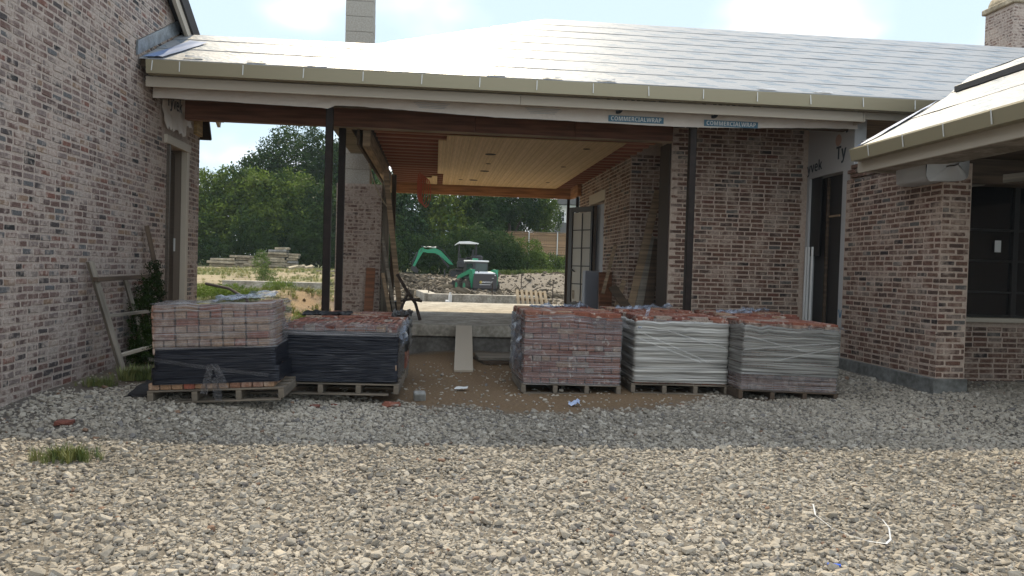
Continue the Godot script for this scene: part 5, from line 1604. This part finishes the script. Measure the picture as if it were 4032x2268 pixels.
	var cab := pmb("cab", mb, M.black_paint, sk)
	bx("window", Vector3(0.02, 1.33, 0.545), Vector3(0.66, 0.42, 0.012), mat("cab_glass", lin(0.03, 0.05, 0.042), 0.12), cab, Vector3.ZERO, 0.0)
	bx("window", Vector3(-0.43, 1.3, 0.0), Vector3(0.012, 0.42, 0.8), M.cab_glass, cab, Vector3.ZERO, 0.0)
	bx("cab_roof", Vector3(0, 1.66, -0.1), Vector3(0.94, 0.09, 1.36), M.white, sk, Vector3.ZERO, 0.03)
	bx("beacon", Vector3(0.1, 1.76, -0.5), Vector3(0.3, 0.1, 0.2), M.green_paint, sk, Vector3.ZERO, 0.03)
	mb = MB.new()
	mb.tube([Vector3(-0.3, 1.05, 1.0), Vector3(-0.3, 1.2, 1.0)], 0.04, 8)
	pmb("exhaust", mb, M.black_paint, sk)
	for s in [-1.0, 1.0]:
		mb = MB.new()
		mb.prism(PackedVector2Array([Vector2(1.08, 0.25), Vector2(1.22, 0.9), Vector2(1.12, 1.2), Vector2(0.82, 1.24), Vector2(-0.9, 0.86), Vector2(-1.35, 0.45), Vector2(-1.2, 0.32), Vector2(-0.7, 0.7), Vector2(0.7, 0.98), Vector2(0.86, 0.3)]), Vector3(s * 0.66, 0, 0), Vector3.BACK, Vector3.UP, Vector3.RIGHT, -0.07, 0.07)
		pmb("lift_arm", mb, M.green_paint, sk)
		bx("arm_pivot", Vector3(s * 0.66, 1.16, 1.0), Vector3(0.24, 0.14, 0.2), M.green_paint, sk)
		for z in [0.62, -0.52]:
			mb = MB.new()
			mb.disc(Vector3(s * 0.82, 0.33, z), Vector3.RIGHT, 0.34, 0.26, 22)
			for k in 16:
				var a := TAU * k / 16.0
				mb.box(Vector3(s * 0.82, 0.33 + sin(a) * 0.35, z + cos(a) * 0.35), Vector3(0.26, 0.05, 0.06), Basis(Vector3.RIGHT, -a) * Basis(Vector3.UP, 0.35 * s))
			var w := pmb("wheel", mb, M.rubber, sk)
			mb = MB.new()
			mb.disc(Vector3(s * 0.955, 0.33, z), Vector3.RIGHT, 0.17, 0.02, 16)
			pmb("rim", mb, M.green_paint, w)
	mb = MB.new()
	mb.prism(PackedVector2Array([Vector2(-1.3, 0.1), Vector2(-1.9, 0.08), Vector2(-1.4, 0.62), Vector2(-1.25, 0.6)]), Vector3.ZERO, Vector3.BACK, Vector3.UP, Vector3.RIGHT, -0.85, 0.85)
	pmb("bucket", mb, M.black_paint, sk)
	mb = MB.new()
	for k in 9:
		var a := TAU * k / 9.0
		mb.tri(Vector3(-0.26 + cos(a) * 0.085, 0.56 + sin(a) * 0.085, 1.236), Vector3(-0.26 + cos(a + 0.35) * 0.05, 0.56 + sin(a + 0.35) * 0.05, 1.236), Vector3(-0.26 + cos(a - 0.35) * 0.05, 0.56 + sin(a - 0.35) * 0.05, 1.236))
		mb.tri(Vector3(-0.26 + cos(a + 0.35) * 0.05, 0.56 + sin(a + 0.35) * 0.05, 1.236), Vector3(-0.26 + cos(a - 0.35) * 0.05, 0.56 + sin(a - 0.35) * 0.05, 1.236), Vector3(-0.26 + cos(a) * 0.025, 0.56 + sin(a) * 0.025, 1.236))
	pmb("emblem", mb, M.yellow, sk)
	text("lettering", "SUNSTATE|CE", 0.075, M.white, sk, Transform3D(Basis.IDENTITY, Vector3(0.09, 0.56, 1.235)))
	bx("print_line", Vector3(-0.02, 0.43, 1.234), Vector3(0.62, 0.022, 0.004), M.white, sk, Vector3.ZERO, 0.0)
	bx("latch", Vector3(0.42, 0.78, 1.235), Vector3(0.12, 0.025, 0.012), M.strap, sk)
	bx("reflector", Vector3(0.55, 0.93, 1.234), Vector3(0.06, 0.05, 0.01), M.white, sk)

# ---------------------------------------------------------------- trees, bushes and weeds
func leaf_clump(sd: int, n: int, size: float) -> ArrayMesh:
	var r := RandomNumberGenerator.new()
	r.seed = sd
	var mb := MB.new()
	for i in n:
		var d := Vector3(r.randfn(), r.randfn(), r.randfn()).normalized()
		var p := d * r.randf_range(0.15, 1.0)
		var a := Vector3(r.randfn(), r.randfn(), r.randfn()).normalized()
		var b := a.cross(d).normalized() * size * r.randf_range(0.32, 0.5)
		a = a * size * r.randf_range(0.6, 1.1)
		mb.quad(p - a, p + b - a * 0.1, p + a, p - b - a * 0.1)
	return mb.mesh()

var clumps := []

func crown(t: Node3D, lobes: Array, per: float, size: float, c: Color, c2: Color) -> void:
	var xf := []
	var cl := []
	for l in lobes:
		var rad: Vector3 = l[1]
		var n := int(per * (rad.x * rad.y + rad.y * rad.z + rad.x * rad.z))
		for i in n:
			var d := Vector3(rng.randfn(), rng.randfn(), rng.randfn()).normalized()
			var q := pow(rng.randf(), 0.33) * (1.0 + 0.1 * gn.get_noise_3dv(d * 150.0 + l[0] * 30.0))
			if rng.randf() < 0.04:
				q *= 1.12
			var p: Vector3 = l[0] + Vector3(d.x * rad.x, d.y * rad.y, d.z * rad.z) * q
			var s := size * rng.randf_range(0.6, 1.25)
			xf.append(Transform3D(Basis.from_euler(Vector3(rng.randf() * TAU, rng.randf() * TAU, rng.randf() * TAU)) * Basis.from_scale(Vector3.ONE * s), p))
			var k := clampf(0.5 + 0.5 * gn.get_noise_3dv(p * 45.0) * 2.6 + rng.randf_range(-0.25, 0.25), 0.0, 1.0)
			cl.append(c.lerp(c2, k))
	multi("crown", clumps[rng.randi() % clumps.size()], M.leaf, xf, cl, t)

func tree(called: String, label: String, cat: String, base: Vector3, lobes: Array, per: float, size: float, c: Color, c2: Color, group := "", trunk := 0.16) -> void:
	# lobes are given round the base
	var t := thing(called, label, cat, Vector3(base.x, gh(base.x, base.z) - 0.1, base.z), group)
	var mb := MB.new()
	var top: Vector3 = lobes[0][0]
	mb.tube([Vector3.ZERO, Vector3(top.x * 0.3 + 0.1, top.y * 0.45, 0), top], trunk, 8, trunk * 0.35)
	for l in lobes.slice(1):
		mb.tube([Vector3(top.x * 0.2, top.y * 0.35, 0), (l[0] as Vector3) * Vector3(0.7, 0.7, 0.7) + Vector3(0, top.y * 0.12, 0), l[0]], trunk * 0.5, 6, trunk * 0.15)
	pmb("trunk", mb, M.bark, t)
	crown(t, lobes, per, size, c, c2)

func greenery() -> void:
	for k in 5:
		clumps.append(leaf_clump(200 + k, 16, 0.30))
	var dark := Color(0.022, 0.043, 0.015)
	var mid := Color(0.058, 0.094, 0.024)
	var lite := Color(0.14, 0.185, 0.034)  # yellow-green that puts the sun on the tree tops into leaf colour
	var G := "trees at the back of the field"
	var V := func(x, y, z) -> Vector3: return Vector3(x, y, z)
	tree("oak_tree", "tallest dark tree at left, its crown rising past the timber beam", "tree", Vector3(-10.6, 0, -64), [[V.call(-0.2, 8.3, 0), Vector3(3.4, 3.2, 3.0)], [V.call(-2.9, 7.0, 0.5), Vector3(2.3, 2.1, 2.2)], [V.call(2.6, 7.6, -0.4), Vector3(2.6, 2.5, 2.4)], [V.call(0.3, 5.4, 0.8), Vector3(3.8, 2.2, 2.6)], [V.call(-4.3, 6.0, 0), Vector3(1.5, 1.3, 1.4)]], 27.0, 0.5, dark, mid, G, 0.32)
	tree("oak_tree", "dark broad tree half hidden behind the left steel posts", "tree", Vector3(-6.6, 0, -63), [[V.call(0, 7.6, 0), Vector3(2.6, 2.6, 2.4)], [V.call(1.6, 6.0, 0), Vector3(2.4, 2.2, 2.2)], [V.call(-1.2, 5.4, 0.6), Vector3(2.2, 2.0, 2.0)]], 27.0, 0.5, dark, mid, G, 0.28)
	var H := "bushy trees along the field edge"
	tree("bushy_tree", "bright green bushy tree at the far left, beside the brick house end", "tree", Vector3(-17.0, 0, -58), [[V.call(0, 4.8, 0), Vector3(2.2, 2.2, 2.0)], [V.call(0.6, 2.6, 0.8), Vector3(2.6, 2.2, 2.0)], [V.call(-1.5, 3.0, 0), Vector3(2.0, 2.4, 2.0)]], 40.0, 0.46, mid, lite, H)
	tree("bushy_tree", "rounded bushy tree with yellow-green top left of the tallest tree", "tree", Vector3(-13.6, 0, -57.5), [[V.call(0, 5.3, 0), Vector3(2.5, 1.9, 2.0)], [V.call(-0.4, 3.0, 0.7), Vector3(2.7, 2.3, 2.0)], [V.call(1.5, 3.6, 0.2), Vector3(1.9, 1.9, 1.8)]], 40.0, 0.46, dark.lerp(mid, 0.5), lite, H)
	tree("bushy_tree", "rounded bushy tree directly below the tallest crown, above the limestone pile", "tree", Vector3(-10.4, 0, -57), [[V.call(0, 5.2, 0), Vector3(2.2, 1.7, 1.9)], [V.call(0.3, 3.0, 0.8), Vector3(2.6, 2.2, 2.0)], [V.call(-1.4, 3.4, 0.4), Vector3(1.8, 1.8, 1.7)]], 40.0, 0.46, dark.lerp(mid, 0.4), lite, H)
	tree("bushy_tree", "dark bushy tree left of the first steel post", "tree", Vector3(-7.6, 0, -56.5), [[V.call(0, 4.3, 0), Vector3(2.2, 1.9, 1.9)], [V.call(0.4, 2.3, 0.6), Vector3(2.4, 2.0, 2.0)], [V.call(-1.4, 2.4, 0.8), Vector3(1.9, 1.8, 1.7)]], 40.0, 0.46, dark, mid, H)
	tree("bushy_tree", "dark bushy tree seen between the steel posts and the brick pier", "tree", Vector3(-4.4, 0, -57), [[V.call(0, 4.6, 0), Vector3(2.2, 2.2, 1.9)], [V.call(0.6, 2.3, 0.6), Vector3(2.2, 2.2, 2.0)]], 40.0, 0.46, dark, mid, H)
	tree("bushy_tree", "dark blue-green tree at the left edge of the covered room's view", "tree", Vector3(-2.2, 0, -57.5), [[V.call(0, 4.6, 0), Vector3(2.2, 2.6, 2.0)], [V.call(0.5, 2.2, 0.6), Vector3(2.2, 2.2, 1.8)]], 40.0, 0.46, Color(0.03, 0.06, 0.03), mid, H)
	tree("bushy_tree", "sunlit yellow-green tree above the excavator's arm", "tree", Vector3(0.5, 0, -58), [[V.call(0, 5.2, 0), Vector3(1.9, 1.9, 1.8)], [V.call(0.2, 2.6, 0.5), Vector3(2.2, 2.2, 1.8)]], 40.0, 0.46, mid, Color(0.17, 0.20, 0.03), H)  # sunlight on this tree is put into its yellow-green leaf colour
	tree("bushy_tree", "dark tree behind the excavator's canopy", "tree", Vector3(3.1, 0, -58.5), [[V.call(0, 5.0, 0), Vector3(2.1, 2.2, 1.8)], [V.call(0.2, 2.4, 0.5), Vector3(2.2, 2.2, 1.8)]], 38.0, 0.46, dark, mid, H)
	tree("oak_tree", "tall dark leafy tree right of the excavator with sky glints in its crown", "tree", Vector3(5.6, 0, -61), [[V.call(0, 6.4, 0), Vector3(2.2, 2.2, 2.0)], [V.call(1.6, 5.6, 0), Vector3(1.7, 2.0, 1.6)], [V.call(-1.2, 5.0, 0.4), Vector3(1.6, 1.8, 1.6)]], 40.0, 0.36, dark, mid, G, 0.2)
	tree("oak_tree", "leafy tree with lit leaves left of the neighbour's white house", "tree", Vector3(7.9, 0, -61.5), [[V.call(0, 6.0, 0), Vector3(1.5, 2.4, 1.6)], [V.call(0.7, 4.6, 0.3), Vector3(1.3, 1.6, 1.4)]], 46.0, 0.34, dark.lerp(mid, 0.4), lite, G, 0.18)
	tree("bushy_tree", "low dense tree behind the board fence, left of the neighbour's house", "tree", Vector3(7.2, 0, -66), [[V.call(0, 3.6, 0), Vector3(2.6, 2.6, 1.6)], [V.call(-1.6, 2.6, 0.3), Vector3(2.0, 2.2, 1.4)]], 38.0, 0.46, dark, mid, H)
	tree("bushy_tree", "low dense tree behind the excavator, before the sky gap", "tree", Vector3(4.2, 0, -65), [[V.call(0, 3.8, 0), Vector3(2.4, 2.8, 1.6)], [V.call(1.0, 2.6, 0.3), Vector3(2.0, 2.2, 1.4)]], 38.0, 0.46, dark, mid, H)
	H = "undergrowth in front of the trees"
	for q in [[-14.8, -54.5, 1.7, 1.1, "low bush at the left end of the undergrowth"], [-12.2, -54.5, 1.8, 1.9, "dark bush behind the leftmost stone stack"], [-9.4, -54.8, 1.9, 2.1, "dark bush behind the tallest stone pile"], [-17.2, -54.5, 1.8, 1.6, "dark bush half hidden by the left house end"], [-6.0, -53.5, 1.6, 1.4, "low bush right of the limestone pile"], [-3.4, -53.0, 1.5, 1.3, "low bush behind the brick pier"], [-1.2, -53.5, 1.5, 1.4, "dark bush left of the excavator's bucket"], [0.8, -53.0, 1.5, 1.5, "dark bush under the excavator's arm"], [2.6, -53.0, 1.5, 1.9, "dark bush right behind the excavator"], [4.3, -52.5, 1.6, 1.7, "leafy bush above the loader's roof at right"], [6.0, -53.0, 1.5, 1.5, "bush with yellow-green leaves before the board fence"], [7.8, -54.0, 1.5, 0.9, "grassy low bush before the railing, second from the open door"], [9.6, -54.0, 1.5, 0.9, "grassy low bush beside the open steel door"]]:
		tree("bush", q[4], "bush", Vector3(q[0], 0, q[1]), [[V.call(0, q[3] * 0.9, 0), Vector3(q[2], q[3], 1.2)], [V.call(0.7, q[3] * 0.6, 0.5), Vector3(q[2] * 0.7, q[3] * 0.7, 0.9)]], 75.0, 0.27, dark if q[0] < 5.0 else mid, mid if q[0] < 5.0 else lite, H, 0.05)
	tree("vine", "dark ivy climbing the wall behind the wooden ladder frame", "ivy", Vector3(-3.68, 0, -10.35), [[V.call(0.0, 0.62, -0.1), Vector3(0.14, 0.6, 0.30)], [V.call(0.05, 0.95, -0.3), Vector3(0.12, 0.5, 0.16)], [V.call(0.1, 0.3, 0.0), Vector3(0.2, 0.32, 0.38)]], 900.0, 0.07, Color(0.008, 0.016, 0.006), Color(0.03, 0.05, 0.012), "", 0.02)
	# a tall weed in the field
	tree("weed", "tall feathery weed growing in front of the limestone pile", "weed", Vector3(-6.3, 0, -29.5), [[V.call(0, 0.75, 0), Vector3(0.32, 0.62, 0.3)], [V.call(0.2, 0.35, 0), Vector3(0.4, 0.3, 0.3)]], 330.0, 0.10, Color(0.08, 0.13, 0.04), Color(0.16, 0.21, 0.07), "", 0.014)
	for q in [[-4.1, -21.5, 0.28, "bright young weed on top of the brown earth mound"], [-5.4, -20.0, 0.34, "leafy weed patch on the dark flank of the mound"], [-4.7, -19.4, 0.36, "leafy weeds at the foot of the mound, behind the leftmost pallet"], [-2.6, -16.8, 0.26, "weeds beside the first steel post's foot"], [-3.4, -17.5, 0.2, "small weeds at the sunlit end of the mound"]]:
		tree("weed", q[3], "weed", Vector3(q[0], 0, q[1]), [[V.call(0, q[2] * 0.6, 0), Vector3(q[2] * 1.6, q[2] * 0.7, q[2] * 1.2)]], 900.0, 0.07, Color(0.07, 0.12, 0.03), Color(0.19, 0.25, 0.05), "weeds on the mound", 0.008)
	# grass
	var blade := MB.new()
	var r := RandomNumberGenerator.new()
	r.seed = 77
	for k in 14:
		var a := r.randf() * TAU
		var b := Vector3(cos(a), 0, sin(a))
		var p := b * r.randf_range(0.0, 0.35)
		var h := r.randf_range(0.5, 1.0)
		var s := Vector3(-b.z, 0, b.x) * 0.03
		var mid1 := p + Vector3(0, h * 0.6, 0) + b * 0.12
		blade.quad(p - s, p + s, mid1 + s * 0.8, mid1 - s * 0.8)
		blade.tri(mid1 - s * 0.8, mid1 + s * 0.8, p + Vector3(0, h, 0) + b * 0.4)
	var bm := blade.mesh()
	var xf := []
	var cl := []
	for i in 9000:
		var x := rng.randf_range(-17.0, -2.2)
		var z := -15.0 - pow(rng.randf(), 0.7) * 40.0
		if x < 0.42 * z + 0.4:
			continue
		var k := gn.get_noise_2d(x * 9.0 - 200.0, z * 9.0 + 90.0) * 0.5 + 0.5
		if rng.randf() > smoothstep(0.42, 0.6, k) + 0.12:
			continue
		if x > -4.3 and z > -24.0 and rng.randf() < 0.75:
			continue
		var h := rng.randf_range(0.07, 0.2)
		xf.append(Transform3D(Basis(Vector3.UP, rng.randf() * TAU) * Basis.from_scale(Vector3(h * 1.3, h, h * 1.3)), Vector3(x, gh(x, z) - 0.01, z)))
		cl.append(Color(0.13, 0.17, 0.04).lerp(Color(0.36, 0.30, 0.12), clampf(rng.randf() * 1.2 - 0.2, 0, 1)))
	for i in 5200:
		var x := rng.randf_range(-9.0, -2.4)
		var z := rng.randf_range(-28.0, -15.0)
		var k := gn.get_noise_2d(x * 60.0 + 20.0, z * 60.0) * 0.5 + 0.5
		if rng.randf() > smoothstep(0.40, 0.58, k + (0.12 if x < -4.4 else -0.06)):
			continue
		var h := rng.randf_range(0.05, 0.15)
		xf.append(Transform3D(Basis(Vector3.UP, rng.randf() * TAU) * Basis.from_scale(Vector3(h * 1.6, h, h * 1.6)), Vector3(x, gh(x, z) - 0.01, z)))
		cl.append(Color(0.09, 0.13, 0.03).lerp(Color(0.30, 0.28, 0.10), rng.randf()))
	for i in 3500:
		var x := rng.randf_range(4.0, 12.0)
		var z := rng.randf_range(-55.5, -50.0)
		var h := rng.randf_range(0.15, 0.5)
		xf.append(Transform3D(Basis(Vector3.UP, rng.randf() * TAU) * Basis.from_scale(Vector3(h * 1.3, h, h * 1.3)), Vector3(x, gh(x, z) - 0.01, z)))
		cl.append(Color(0.10, 0.15, 0.03).lerp(Color(0.22, 0.25, 0.06), rng.randf()))
	var gr := multi("grass", bm, M.grass, xf, cl, self)
	meta(gr, "short grass and straw growing in patches over the field", "grass", "", "stuff")
	var GG := "grass tufts in the court"
	for q in [[-2.62, -5.95, 16, 0.24, "tuft of green grass in the sunlit gravel at lower left"], [-3.45, -8.55, 12, 0.2, "dark grass tuft in the rubble at the foot of the left wall"], [-3.25, -9.0, 18, 0.25, "lit grass clump at the ladder's foot beside the leftmost pallet"]]:
		var tf := thing("grass_tuft", q[4], "grass", Vector3(q[0], gh(q[0], q[1]), q[1]), GG)
		var fx := []
		var fc := []
		for i in q[2] * 3:
			var h := rng.randf_range(0.05, 0.13) * (1.6 if q[1] < -8.8 else 1.0)
			fx.append(Transform3D(Basis(Vector3.UP, rng.randf() * TAU) * Basis.from_scale(Vector3(h, h, h)), Vector3(rng.randfn(0.0, q[3] * 0.4), 0.01, rng.randfn(0.0, q[3] * 0.22))))
			fc.append(Color(0.07, 0.11, 0.03).lerp(Color(0.24, 0.24, 0.08), rng.randf()))
		multi("blades", bm, M.grass, fx, fc, tf)
